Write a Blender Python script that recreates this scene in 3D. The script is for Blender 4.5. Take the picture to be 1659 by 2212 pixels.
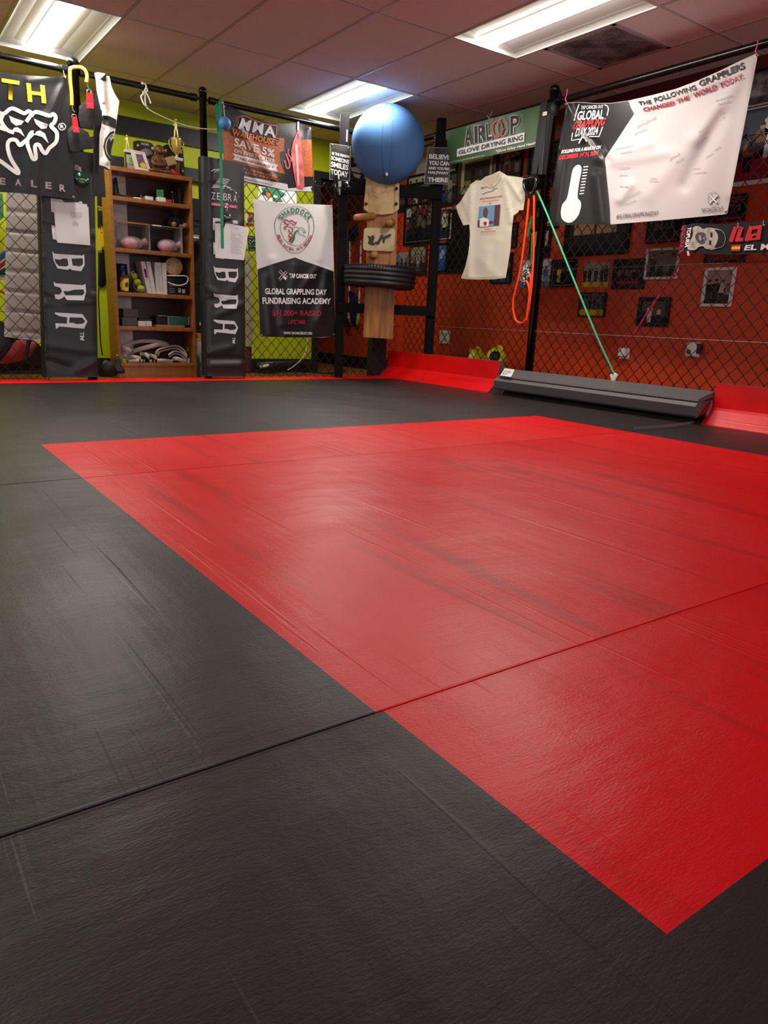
import bpy, bmesh, math, random
from mathutils import Vector, Matrix
from mathutils.geometry import tessellate_polygon

for o in list(bpy.data.objects):
    bpy.data.objects.remove(o)
SC = bpy.context.scene
COL = SC.collection
rnd = random.Random(7)

# ------------------------------------------------------------------ camera, world, exposure
F = 1553.76
EYE = Vector((0, 0, 0.58))
RR = Matrix(((0.8173812346026826, -0.11586074820629005, 0.5643263278852696),
             (-0.5746149051802547, -0.23418648748672657, 0.7842030348215417),
             (0.04129925016366688, -0.9652631641701179, -0.25799495311383697)))
cam = bpy.data.cameras.new('camera')
cam.sensor_fit = 'HORIZONTAL'
cam.sensor_width = 36
cam.lens = F / 1659 * 36
cam.clip_start = 0.02
camo = bpy.data.objects.new('camera', cam)
COL.objects.link(camo)
mw = Matrix.Identity(4)
for i in range(3):
    mw[i][0] = RR[i][0]; mw[i][1] = -RR[i][1]; mw[i][2] = -RR[i][2]
    mw[i][3] = EYE[i]
camo.matrix_world = mw
SC.camera = camo
w = bpy.data.worlds.new('world'); SC.world = w
w.use_nodes = True
w.node_tree.nodes['Background'].inputs[0].default_value = (0.93, 0.95, 1.0, 1)
w.node_tree.nodes['Background'].inputs[1].default_value = 1.7
SC.view_settings.view_transform = 'Standard'
SC.view_settings.look = 'None'
SC.view_settings.gamma = 1
SC.view_settings.use_curve_mapping = False
SC.view_settings.exposure = 0.12
LENS = 72.0          # brightness of the fluorescent lens strips
SC.cycles.use_denoising = True
SC.cycles.max_bounces = 8
SC.cycles.diffuse_bounces = 4
SC.cycles.glossy_bounces = 4
SC.cycles.transparent_max_bounces = 12
SC.cycles.sample_clamp_indirect = 6
SC.cycles.caustics_reflective = False
SC.cycles.caustics_refractive = False

# ------------------------------------------------------------------ where things stand
def ray(x, y):
    return RR @ Vector(((x - 829.5) / F, (y - 1106.0) / F, 1.0))
def PX(x, y, X):
    d = ray(x, y); return EYE + d * ((X - EYE.x) / d.x)
def PY(x, y, Y):
    d = ray(x, y); return EYE + d * ((Y - EYE.y) / d.y)
def PZ(x, y, z):
    d = ray(x, y); return EYE + d * ((z - EYE.z) / d.z)
def PN(x, y, p, n):
    d = ray(x, y); return EYE + d * ((p - EYE).dot(n) / d.dot(n))
def onX(X0, disp=None):
    return lambda x, y, off=0.0: PX(x, y, X0 - off - (disp(x, y) if disp else 0))
def onY(Y0, disp=None):
    return lambda x, y, off=0.0: PY(x, y, Y0 - off - (disp(x, y) if disp else 0))
FOLD = .55
def folds(*L):
    """ridges: (x0,y0,x1,y1,width,amp)"""
    def f(x, y):
        s = 0
        for x0, y0, x1, y1, wd, am in L:
            dx, dy = x1 - x0, y1 - y0
            t = max(0, min(1, ((x - x0) * dx + (y - y0) * dy) / (dx * dx + dy * dy)))
            q = ((x - x0 - t * dx) ** 2 + (y - y0 - t * dy) ** 2) / (wd * wd)
            if q < 9: s += am * FOLD * math.exp(-q)
        return s
    return f

# ------------------------------------------------------------------ materials
def lin(h):
    h = h.lstrip('#')
    c = [int(h[i:i + 2], 16) / 255 for i in (0, 2, 4)]
    return tuple(x / 12.92 if x <= .04045 else ((x + .055) / 1.055) ** 2.4 for x in c)
MATS = {}
def mat(name, hexc, rough=.5, metal=0, spec=.5, bump=None, var=None, emit=0, trans=0, alpha=1, coat=0, sheen=0):
    if name in MATS: return MATS[name]
    m = bpy.data.materials.new(name); m.use_nodes = True
    nt = m.node_tree; b = nt.nodes['Principled BSDF']
    col = lin(hexc)
    b.inputs['Base Color'].default_value = (*col, 1)
    b.inputs['Roughness'].default_value = rough
    b.inputs['Metallic'].default_value = metal
    b.inputs['Specular IOR Level'].default_value = spec
    b.inputs['Transmission Weight'].default_value = trans
    b.inputs['Alpha'].default_value = alpha
    b.inputs['Coat Weight'].default_value = coat
    b.inputs['Sheen Weight'].default_value = sheen
    if emit:
        b.inputs['Emission Color'].default_value = (*col, 1)
        b.inputs['Emission Strength'].default_value = emit
    tc = None
    if bump or var:
        tc = nt.nodes.new('ShaderNodeTexCoord')
    if bump:     # (scale xyz, strength, distance)
        sc, st, ds = bump
        mp = nt.nodes.new('ShaderNodeMapping'); n = nt.nodes.new('ShaderNodeTexNoise'); bp = nt.nodes.new('ShaderNodeBump')
        mp.inputs['Scale'].default_value = sc if hasattr(sc, '__len__') else (sc, sc, sc)
        n.inputs['Scale'].default_value = 1; n.inputs['Detail'].default_value = 4
        nt.links.new(tc.outputs['Object'], mp.inputs[0]); nt.links.new(mp.outputs[0], n.inputs['Vector'])
        nt.links.new(n.outputs[0], bp.inputs['Height'])
        bp.inputs['Strength'].default_value = st; bp.inputs['Distance'].default_value = ds
        nt.links.new(bp.outputs[0], b.inputs['Normal'])
    if var:      # (scale xyz, second colour, low, high)
        sc, h2, lo, hi = var
        mp = nt.nodes.new('ShaderNodeMapping'); n = nt.nodes.new('ShaderNodeTexNoise'); cr = nt.nodes.new('ShaderNodeValToRGB')
        mp.inputs['Scale'].default_value = sc if hasattr(sc, '__len__') else (sc, sc, sc)
        n.inputs['Scale'].default_value = 1; n.inputs['Detail'].default_value = 5
        nt.links.new(tc.outputs['Object'], mp.inputs[0]); nt.links.new(mp.outputs[0], n.inputs['Vector'])
        nt.links.new(n.outputs[0], cr.inputs[0])
        cr.color_ramp.elements[0].position = lo; cr.color_ramp.elements[0].color = (*col, 1)
        cr.color_ramp.elements[1].position = hi; cr.color_ramp.elements[1].color = (*lin(h2), 1)
        nt.links.new(cr.outputs[0], b.inputs['Base Color'])
    MATS[name] = m
    return m

# ------------------------------------------------------------------ geometry
ROOT = {}
class G:
    def __init__(s): s.v = []; s.f = []; s.m = []; s.s = []
    def add(s, vs, fs, m=0, sm=False):
        k = len(s.v); s.v += [Vector(p) for p in vs]
        for i, f in enumerate(fs):
            s.f.append([k + j for j in f]); s.m.append(m[i] if isinstance(m, list) else m); s.s.append(sm)
        return s
    def box(s, c, size, rot=None, m=0, bevel=0, seg=2):
        bm = bmesh.new(); bmesh.ops.create_cube(bm, size=1)
        for v in bm.verts: v.co = Vector((v.co.x * size[0], v.co.y * size[1], v.co.z * size[2]))
        if bevel:
            bmesh.ops.bevel(bm, geom=bm.edges[:], offset=bevel, segments=seg, affect='EDGES', profile=.7)
        bm.verts.ensure_lookup_table()
        for i, v in enumerate(bm.verts): v.index = i
        R = rot if rot else Matrix.Identity(3)
        s.add([R @ v.co + Vector(c) for v in bm.verts], [[v.index for v in f.verts] for f in bm.faces], m, bool(bevel))
        bm.free(); return s
    def bx(s, lo, hi, m=0, bevel=0):
        lo, hi = Vector(lo), Vector(hi)
        return s.box((lo + hi) / 2, [abs(a) for a in (hi - lo)], None, m, bevel)
    def quad(s, a, b, c, d, m=0): return s.add([a, b, c, d], [[0, 1, 2, 3]], m)
    def tube(s, pts, r, n=8, m=0, closed=False, caps=True):
        pts = [Vector(p) for p in pts]; N = len(pts); vs = []; fs = []
        up = None
        for i, p in enumerate(pts):
            a = pts[i - 1] if (i or closed) else p; b = pts[(i + 1) % N] if (i < N - 1 or closed) else p
            t = (b - a).normalized()
            if up is None:
                up = t.orthogonal().normalized()
            up = (up - t * up.dot(t))
            up = up.normalized() if up.length > 1e-6 else t.orthogonal().normalized()
            w2 = t.cross(up); rr = r[i] if hasattr(r, '__len__') else r
            for k in range(n):
                a2 = 2 * math.pi * k / n
                vs.append(p + (up * math.cos(a2) + w2 * math.sin(a2)) * rr)
        for i in range(N if closed else N - 1):
            for k in range(n):
                j = (i + 1) % N
                fs.append([i * n + k, i * n + (k + 1) % n, j * n + (k + 1) % n, j * n + k])
        s.add(vs, fs, m, True)
        if caps and not closed:
            s.add(vs[:n], [list(range(n))[::-1]], m); s.add(vs[-n:], [list(range(n))], m)
        return s
    def lathe(s, prof, c, axis=(0, 0, 1), n=24, m=0, a0=0, a1=2 * math.pi):
        ax = Vector(axis).normalized(); u = ax.orthogonal().normalized(); w2 = ax.cross(u); c = Vector(c)
        full = abs(a1 - a0 - 2 * math.pi) < 1e-6; nn = n if full else n + 1; vs = []; fs = []
        for r, h in prof:
            for k in range(nn):
                a = a0 + (a1 - a0) * k / n
                vs.append(c + ax * h + (u * math.cos(a) + w2 * math.sin(a)) * max(r, 1e-5))
        for i in range(len(prof) - 1):
            for k in range(n):
                k2 = (k + 1) % nn
                fs.append([i * nn + k, i * nn + k2, (i + 1) * nn + k2, (i + 1) * nn + k])
        return s.add(vs, fs, m, True)
    def ball(s, c, r, n=20, m=0):
        r = r if hasattr(r, '__len__') else (r, r, r); vs = []; fs = []; h = n // 2
        for i in range(h + 1):
            th = math.pi * i / h
            for k in range(n):
                ph = 2 * math.pi * k / n
                vs.append((c[0] + r[0] * math.sin(th) * math.cos(ph), c[1] + r[1] * math.sin(th) * math.sin(ph), c[2] + r[2] * math.cos(th)))
        for i in range(h):
            for k in range(n):
                fs.append([i * n + k, (i + 1) * n + k, (i + 1) * n + (k + 1) % n, i * n + (k + 1) % n])
        return s.add(vs, fs, m, True)
    def prism(s, poly, off, m=0, holes=()):
        """flat outline of 3D points pushed along off"""
        off = Vector(off); loops = [[Vector(p) for p in poly]] + [[Vector(p) for p in h] for h in holes]
        allp = [p for l in loops for p in l]; tri = tessellate_polygon(loops)
        s.add(allp, [list(t) for t in tri], m); s.add([p + off for p in allp], [list(t)[::-1] for t in tri], m)
        for l in loops:
            n = len(l)
            s.add(l + [p + off for p in l], [[i, (i + 1) % n, n + (i + 1) % n, n + i] for i in range(n)], m)
        return s
    def sheet(s, top, bot, nu, nv, surf, thick=.002, m=0, back=0):
        """cloth between two pixel polylines, hung on surf"""
        def along(pl, t):
            L = [0]
            for a, b in zip(pl, pl[1:]): L.append(L[-1] + math.hypot(b[0] - a[0], b[1] - a[1]))
            q = t * L[-1]
            for i in range(len(pl) - 1):
                if q <= L[i + 1] or i == len(pl) - 2:
                    k = (q - L[i]) / max(1e-9, L[i + 1] - L[i])
                    return (pl[i][0] + (pl[i + 1][0] - pl[i][0]) * k, pl[i][1] + (pl[i + 1][1] - pl[i][1]) * k)
        vs = []; bs = []
        for j in range(nv + 1):
            for i in range(nu + 1):
                a = along(top, i / nu); b = along(bot, i / nu); k = j / nv
                x, y = a[0] + (b[0] - a[0]) * k, a[1] + (b[1] - a[1]) * k
                vs.append(surf(x, y, 0)); bs.append(surf(x, y, -thick))
        W = nu + 1; fs = []
        for j in range(nv):
            for i in range(nu): fs.append([j * W + i, (j + 1) * W + i, (j + 1) * W + i + 1, j * W + i + 1])
        s.add(vs, fs, m, True); s.add(bs, [f[::-1] for f in fs], back, True)
        rim = [i for i in range(W)] + [j * W + nu for j in range(1, nv + 1)] + [nv * W + i for i in range(nu - 1, -1, -1)] + [j * W for j in range(nv - 1, 0, -1)]
        n = len(rim)
        s.add([vs[i] for i in rim] + [bs[i] for i in rim], [[i, (i + 1) % n, n + (i + 1) % n, n + i] for i in range(n)], m)
        return s
    # --- printed marks: pixel outlines laid on a surface
    def poly(s, pts, surf, off=.003, m=0, holes=(), maxlen=6):
        off = off * 1.5
        loops = [[Vector((p[0], p[1], 0)) for p in pts]] + [[Vector((p[0], p[1], 0)) for p in h] for h in holes]
        allp = [p for l in loops for p in l]
        bm = bmesh.new(); bv = [bm.verts.new(p) for p in allp]
        for t in tessellate_polygon(loops):
            try: bm.faces.new([bv[i] for i in t])
            except ValueError: pass
        for _ in range(6):
            long = [e for e in bm.edges if e.calc_length() > maxlen]
            if not long: break
            bmesh.ops.subdivide_edges(bm, edges=long, cuts=1)
            bmesh.ops.triangulate(bm, faces=[f for f in bm.faces if len(f.verts) > 3])
        for i, v in enumerate(bm.verts): v.index = i
        fs = []
        for f in bm.faces:
            ids = [v.index for v in f.verts]
            if f.normal.z > 0: ids.reverse()
            fs.append(ids)
        s.add([surf(v.co.x, v.co.y, off) for v in bm.verts], fs, m, True); bm.free(); return s
    def stroke(s, pts, wd, surf, off=.003, m=0, closed=False, smooth=0):
        off = off * 1.5 + .0005
        pts = [Vector(p[:2]) for p in pts]
        if smooth: pts = spline(pts, smooth, closed)
        N = len(pts); vs = []; fs = []
        for i, p in enumerate(pts):
            a = pts[i - 1] if (i or closed) else p; b = pts[(i + 1) % N] if (i < N - 1 or closed) else p
            t = b - a
            if t.length < 1e-6: t = Vector((1, 0))
            t.normalize(); n = Vector((-t.y, t.x)) * ((wd[i] if hasattr(wd, '__len__') else wd) / 2)
            vs += [surf(p.x + n.x, p.y + n.y, off), surf(p.x - n.x, p.y - n.y, off)]
        for i in range(N if closed else N - 1):
            j = (i + 1) % N; fs.append([2 * i, 2 * i + 1, 2 * j + 1, 2 * j])
        s.add(vs, fs, m, True); return s
    def text(s, txt, q, surf, off=.003, m=0, bold=.02, shear=0, sp=1.0):
        vs, fs = glyphs(txt, bold, shear, sp); (a, b, c, d) = q; out = []; off = off * 1.5 + .001
        for u, t in vs:
            v = 1 - t
            x = (a[0] * (1 - u) + b[0] * u) * (1 - v) + (d[0] * (1 - u) + c[0] * u) * v
            y = (a[1] * (1 - u) + b[1] * u) * (1 - v) + (d[1] * (1 - u) + c[1] * u) * v
            out.append(surf(x, y, off))
        s.add(out, fs, m, True); return s
    def build(s, name, mats, parent=None, at=None):
        me = bpy.data.meshes.new(name)
        o = bpy.data.objects.new(name, me)
        if parent is not None:
            loc = ROOT[parent.name]; o.parent = parent; ROOT[o.name] = loc
        else:
            xs = [v.x for v in s.v]; ys = [v.y for v in s.v]; zs = [v.z for v in s.v]
            loc = Vector(at) if at else Vector(((min(xs) + max(xs)) / 2, (min(ys) + max(ys)) / 2, min(zs)))
            o.location = loc; ROOT[o.name] = loc
        me.from_pydata([v - loc for v in s.v], [], s.f)
        mats = mats if isinstance(mats, (list, tuple)) else [mats]
        for m in mats: me.materials.append(m)
        me.polygons.foreach_set('material_index', s.m); me.polygons.foreach_set('use_smooth', s.s)
        me.update(); COL.objects.link(o); return o

def spline(P, n, closed=False):
    P = [Vector(p) for p in P]; N = len(P); out = []
    for i in range(N if closed else N - 1):
        p0 = P[(i - 1) % N] if (i or closed) else P[0]; p1 = P[i]; p2 = P[(i + 1) % N]
        p3 = P[(i + 2) % N] if (i + 2 < N or closed) else P[-1]
        for k in range(n):
            t = k / n
            out.append(.5 * ((2 * p1) + (p2 - p0) * t + (2 * p0 - 5 * p1 + 4 * p2 - p3) * t * t + (3 * p1 - p0 - 3 * p2 + p3) * t ** 3))
    if not closed: out.append(P[-1])
    return out

GL = {}
def glyphs(txt, bold, shear, sp):
    k = (txt, bold, shear, sp)
    if k in GL: return GL[k]
    c = bpy.data.curves.new('t', 'FONT'); c.body = txt; c.offset = bold; c.shear = shear; c.space_character = sp
    c.resolution_u = 3; c.fill_mode = 'FRONT'
    o = bpy.data.objects.new('t', c); COL.objects.link(o)
    dg = bpy.context.evaluated_depsgraph_get(); dg.update()
    me = bpy.data.meshes.new_from_object(o.evaluated_get(dg))
    vs = [(v.co.x, v.co.y) for v in me.vertices]; fs = [list(p.vertices) for p in me.polygons]
    x0 = min(v[0] for v in vs); x1 = max(v[0] for v in vs); y0 = min(v[1] for v in vs); y1 = max(v[1] for v in vs)
    vs = [((a - x0) / (x1 - x0), (b - y0) / max(1e-6, y1 - y0)) for a, b in vs]
    bpy.data.objects.remove(o); bpy.data.meshes.remove(me); bpy.data.curves.remove(c)
    GL[k] = (vs, fs); return GL[k]

def tag(o, label, cat, group=None, kind=None):
    o['label'] = label; o['category'] = cat
    if group: o['group'] = group
    if kind: o['kind'] = kind
    return o
def struct(o, label=None):
    o['kind'] = 'structure'
    if label: o['label'] = label
    return o
def thing(name, label, cat, loc, group=None):
    o = bpy.data.objects.new(name, None); COL.objects.link(o); o.empty_display_size = .1
    o.location = Vector(loc); ROOT[o.name] = Vector(loc)
    return tag(o, label, cat, group)
def rect(x0, y0, x1, y1): return [(x0, y0), (x1, y0), (x1, y1), (x0, y1)]
def sc(ox, oy, k, pts): return [(ox + p[0] / k, oy + p[1] / k) for p in pts]
def ell(cx, cy, rx, ry, n=28, a0=0, a1=360): return [(cx + rx * math.cos(math.radians(a0 + (a1 - a0) * i / n)), cy + ry * math.sin(math.radians(a0 + (a1 - a0) * i / n))) for i in range(n + (0 if a1 - a0 == 360 else 1))]

# shared materials
black = mat('black_paint', '#151517', .35, bump=(60, .1, .002))
steel_black = mat('black_gloss_tube', '#0c0c0e', .22)
wire_m = mat('black_vinyl_wire', '#0b0a0b', .3)
white_plastic = mat('white_plastic', '#e4e2de', .4)
paper = mat('white_paper', '#e6e4e4', .7)
ink = mat('black_ink', '#1c1b1d', .6)
greyink = mat('grey_ink', '#8d8b8d', .6)
chrome = mat('chrome', '#d8d8d8', .15, 1)
red_ink = mat('red_ink', '#c8182c', .5)
maroon_ink = mat('maroon_ink', '#9c1c35', .5)
white_ink = mat('white_ink', '#eceaea', .5)
lblack = mat('matte_black', '#141315', .6)
gold = mat('gold_plastic', '#e6c872', .25, .6)
cord_white = mat('white_cord', '#dcd8cf', .7)

# ================================================================== ROOM SHELL
CEIL = 2.45; WY = 7.5; WX = 5.3; YB = 9.6
wood_floor = mat('wood_floor', '#9a6a34', .4, var=((3, 40, 3), '#7a4d22', .35, .65))
orange = mat('orange_wall_paint', '#cc3c0a', .55, bump=(180, .25, .003))
maroon_p = mat('maroon_wall_paint', '#6a1216', .6, bump=(180, .25, .003))
lime = mat('lime_wall_paint', '#bccb00', .55, bump=(160, .15, .002))
grey_p = mat('grey_wall_paint', '#77757a', .7)
struct(G().bx((-3.2, -3.2, -.12), (WX + .1, YB + .1, -.05)).build('floor', wood_floor), 'brown wood floor around the mats')

# right wall: orange with maroon band under the ceiling, black skirting
g = G()
g.bx((WX, -3.2, -.05), (WX + .1, YB, CEIL + .1))
struct(g.build('wall_right', orange), 'orange wall hung with framed photos')
ZM = 2.2
struct(G().bx((WX - .004, -3.2, ZM), (WX, YB, CEIL)).build('trim_1', maroon_p), 'maroon band along the top of the orange wall')
struct(G().bx((WX - .012, -3.2, -.05), (WX, YB, .10)).build('baseboard_right', lblack))
# back wall: lime with a doorway on the right
XD = PY(676, 740, WY).x; ZD = PY(690, 385, WY).z
g = G(); g.bx((-3.2, WY, -.05), (XD, WY + .1, CEIL + .1)); g.bx((XD, WY, ZD), (WX, WY + .1, CEIL + .1))
struct(g.build('wall_back', lime), 'lime green wall behind the bookshelf')
struct(G().bx((-3.2, WY - .012, -.05), (XD, WY, PY(600, 775, WY).z)).build('baseboard_back', lblack))
struct(G().bx((XD - .9, YB, -.05), (WX, YB + .1, CEIL + .1)).build('wall_passage', mat('black_wall_paint', '#121113', .7)), 'dark wall at the end of the passage')
struct(G().bx((XD - .1, WY + .1, -.05), (XD, YB, CEIL + .1)).build('wall_passage_side', MATS['black_wall_paint']))
g = G(); z0 = ZD
g.bx((XD - .02, WY - .02, -.05), (XD + .06, WY + .12, z0)); g.bx((XD - .02, WY - .02, z0), (WX, WY + .12, z0 + .07))
struct(g.build('trim_2', lblack), 'black frame of the passage opening')
# black painted stripe on the lime wall
pA = PY(250, 248, WY - .01); pB = PY(250, 288, WY - .01)
stripe = G().bx((0.4, WY - .025, pB.z), (PY(640, 320, WY).x, WY, pA.z))
struct(stripe.build('trim_3', mat('black_rail_paint', '#17171a', .45, bump=(25, .3, .004))), 'wide black board across the lime wall')
g = G().bx((2.6, WY - .06, PY(430, 395, WY).z), (3.15, WY, PY(430, 368, WY).z))
struct(g.build('trim_4', MATS['black_rail_paint']), 'short black board right of the bookshelf')
struct(G().bx((-3.3, -3.2, -.05), (-3.2, YB, CEIL + .1)).build('wall_left', grey_p))
# ceiling: 2x4 lay-in tiles on a tee grid, with the troffers dropped into cells
GX = [1.662 + .611 * k for k in range(-9, 7)]
GY = [4.31 + 1.195 * k for k in range(-7, 5)]
tile_m = mat('ceiling_tile', '#e8dbdb', .9, bump=(90, .35, .004), var=(220, '#bcb5b5', .60, .72))
tee_m = mat('ceiling_tee', '#b8b0ae', .5)
cells = {(12, 6), (8, 8), (12, 8), (4, 6), (4, 8)}  # the two unseen troffers left of the view are added for more light
def cell(i, j): return GX[i], GX[i + 1], GY[j], GY[j + 1]
VENT = (13, 6)
g = G(); t = G()
for i in range(len(GX) - 1):
    for j in range(len(GY) - 1):
        if (i, j) in cells: continue
        x0, x1, y0, y1 = cell(i, j)
        x1 = min(x1, WX); y1 = min(y1, YB)
        if x0 >= WX: continue
        if (i, j) == VENT: y0 = y0 + .0; ym = y0 + .33; yn = ym + .60; spans = [(y0, ym), (yn, y1)]
        else: spans = [(y0, y1)]
        for a, b in spans:
            d = [rnd.uniform(-.0015, .002) for _ in range(4)]
            g.add([(x0, a, CEIL + d[0]), (x0, b, CEIL + d[1]), (x1, b, CEIL + d[2]), (x1, a, CEIL + d[3])], [[0, 1, 2, 3]])
for x in GX:
    t.bx((x - .010, GY[0], CEIL - .004), (x + .010, GY[-1], CEIL + .012))
for y in GY:
    t.bx((GX[0], y - .010, CEIL - .0035), (WX, y + .010, CEIL + .0125))
t.bx((GX[0], WY - .02, CEIL - .004), (WX, WY, CEIL + .01))
t.bx((WX - .02, GY[0], CEIL - .004), (WX, YB, CEIL + .01))
g.bx((-4, -4.5, CEIL + .22), (WX + .2, YB + .2, CEIL + .25))
struct(g.build('ceiling', tile_m), 'suspended ceiling of speckled tiles')
struct(t.build('trim_5', tee_m), 'metal tee grid of the ceiling')

refl_m = mat('troffer_white', '#c9c9c5', .5)
lens_m = mat('fluorescent_lens', '#fff6ea', .5, emit=LENS)
names = {(12, 6): 'troffer light above the signed banner, beside the vent', (8, 8): 'troffer light at the top left corner above the black banner',
         (12, 8): 'troffer light near the big blue ball'}
for (i, j) in sorted(cells):
    x0, x1, y0, y1 = cell(i, j); e = .014; xm = (x0 + x1) / 2
    vis = (i, j) in names
    th = thing('ceiling_light', names.get((i, j), 'added unseen troffer light in the ceiling left of the view'), 'ceiling light', (xm, (y0 + y1) / 2, CEIL), 'lay-in troffer lights')
    prof = [(x0 + e, 0), (x0 + .05, .035), (x0 + .14, .062), (xm - .085, .05), (xm - .075, .028), (xm + .075, .028), (xm + .085, .05), (x1 - .14, .062), (x1 - .05, .035), (x1 - e, 0)]
    g = G(); a, b = y0 + e, y1 - e
    for k, (p, q) in enumerate(zip(prof, prof[1:])):
        if k == 4: continue
        g.add([(p[0], a, CEIL + p[1]), (q[0], a, CEIL + q[1]), (q[0], b, CEIL + q[1]), (p[0], b, CEIL + p[1])], [[0, 3, 2, 1]], 0, False)
    for yy in (a, b):
        P = [(p[0], yy, CEIL + p[1]) for p in prof]
        g.add(P, [[0, 1, 2, 3, 4, 5, 6, 7, 8, 9]])
    g.build('reflector', refl_m, th)
    g = G(); fr = .012
    g.bx((x0, y0, CEIL - .006), (x0 + fr, y1, CEIL + .004)); g.bx((x1 - fr, y0, CEIL - .006), (x1, y1, CEIL + .004))
    g.bx((x0 + fr, y0, CEIL - .006), (x1 - fr, y0 + fr, CEIL + .004)); g.bx((x0 + fr, y1 - fr, CEIL - .006), (x1 - fr, y1, CEIL + .004))
    g.build('frame', refl_m, th)
    g = G().add([(xm - .078, a, CEIL + .026), (xm + .078, a, CEIL + .026), (xm + .078, b, CEIL + .026), (xm - .078, b, CEIL + .026)], [[0, 3, 2, 1]])
    g.build('lens', lens_m, th)
# return-air vent beside the middle troffer
x0, x1, y0, y1 = cell(*VENT); ym = y0 + .33 - 1.195 * 0; yn = ym + .60
th = thing('ceiling_vent', 'dusty perforated square vent in the ceiling beside a troffer light', 'vent', ((x0 + x1) / 2, (ym + yn) / 2, CEIL))
g = G(); n = 26
for k in range(n + 1):
    xx = x0 + .03 + (x1 - x0 - .06) * k / n
    g.bx((xx - .004, ym + .03, CEIL - .004), (xx + .004, yn - .03, CEIL + .002))
    yy = ym + .03 + (.60 - .06) * k / n
    g.bx((x0 + .03, yy - .004, CEIL - .0035), (x1 - .03, yy + .004, CEIL + .0015))
g.build('grille', mat('vent_grille', '#8c8482', .6, var=(6, '#4d4646', .4, .62)), th)
G().bx((x0 + .02, ym + .02, CEIL + .012), (x1 - .02, yn - .02, CEIL + .02)).build('backing', mat('vent_dust', '#5b5352', .9, var=(7, '#332e2e', .4, .6)), th)
g = G()
for lo, hi in (((x0, ym), (x0 + .03, yn)), ((x1 - .03, ym), (x1, yn)), ((x0, ym), (x1, ym + .03)), ((x0, yn - .03), (x1, yn))):
    g.bx((lo[0], lo[1], CEIL - .007), (hi[0], hi[1], CEIL + .003))
g.build('frame', mat('vent_frame', '#a29a98', .6), th)

# ================================================================== MATS
def mat_skin(name, hexc, dark, rough):
    m = bpy.data.materials.new(name); m.use_nodes = True; nt = m.node_tree; b = nt.nodes['Principled BSDF']
    L = nt.links.new; N = nt.nodes.new
    tc = N('ShaderNodeTexCoord')
    def noise(scale, detail=4, rot=0):
        mp = N('ShaderNodeMapping'); mp.inputs['Scale'].default_value = scale; mp.inputs['Rotation'].default_value = (0, 0, rot)
        n = N('ShaderNodeTexNoise'); n.inputs['Scale'].default_value = 1; n.inputs['Detail'].default_value = detail
        L(tc.outputs['Object'], mp.inputs[0]); L(mp.outputs[0], n.inputs['Vector']); return n.outputs[0]
    def ramp(src, stops):
        r = N('ShaderNodeValToRGB'); L(src, r.inputs[0])
        r.color_ramp.elements[0].position = stops[0][0]; r.color_ramp.elements[0].color = stops[0][1]
        r.color_ramp.elements[1].position = stops[1][0]; r.color_ramp.elements[1].color = stops[1][1]
        return r.outputs[0]
    W1 = (1, 1, 1, 1); K = (0, 0, 0, 1)
    # scuff marks: long along Y
    scuff = ramp(noise((9, .9, 1), 3, .12), [(.56, K), (.70, W1)])
    big = ramp(noise((1.3, .7, 1), 3), [(.3, K), (.7, W1)])
    mixc = N('ShaderNodeMixRGB'); mixc.inputs['Color1'].default_value = (*lin(hexc), 1); mixc.inputs['Color2'].default_value = (*lin(dark), 1)
    mm = N('ShaderNodeMath'); mm.operation = 'MULTIPLY'; mm.inputs[1].default_value = .5; L(scuff, mm.inputs[0]); L(mm.outputs[0], mixc.inputs['Fac'])
    L(mixc.outputs[0], b.inputs['Base Color'])
    rr = N('ShaderNodeMapRange'); rr.inputs['To Min'].default_value = rough - .05; rr.inputs['To Max'].default_value = rough + .09
    L(big, rr.inputs['Value']); L(rr.outputs[0], b.inputs['Roughness'])
    # bump: fine grain + ripples across + long creases
    def bump(src, st, ds, prev=None):
        bp = N('ShaderNodeBump'); bp.inputs['Strength'].default_value = st; bp.inputs['Distance'].default_value = ds
        L(src, bp.inputs['Height'])
        if prev: L(prev, bp.inputs['Normal'])
        return bp.outputs[0]
    n1 = bump(noise((130, 300, 100), 3), .35, .0012)
    n2 = bump(noise((11, 34, 14), 3), .2, .005, n1)
    n3 = bump(noise((17, 1.0, 5), 2, .05), .2, .007, n2)
    n4 = bump(noise((1.9, 2.6, 1), 2), .55, .022, n3)
    crease = ramp(noise((30, .75, 1), 2, .03), [(.64, K), (.70, W1)])
    n5 = bump(crease, .2, .003, n4)
    L(n5, b.inputs['Normal'])
    b.inputs['Specular IOR Level'].default_value = .4
    return m
blk = mat_skin('black_mat_vinyl', '#252425', '#181718', .42)
blk.node_tree.nodes['Principled BSDF'].inputs['Specular IOR Level'].default_value = .52
redm = mat_skin('red_mat_vinyl', '#ee0310', '#a0020a', .37)
core = mat('mat_foam_edge', '#0c0b0c', .8)
tape = mat('mat_edge_vinyl', '#5a5a5e', .4)
S1, S2 = 2.615, .797
RX0, RX1, RY0, RY1 = .575, 3.642, .302, 3.352
XE = 4.44
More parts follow.
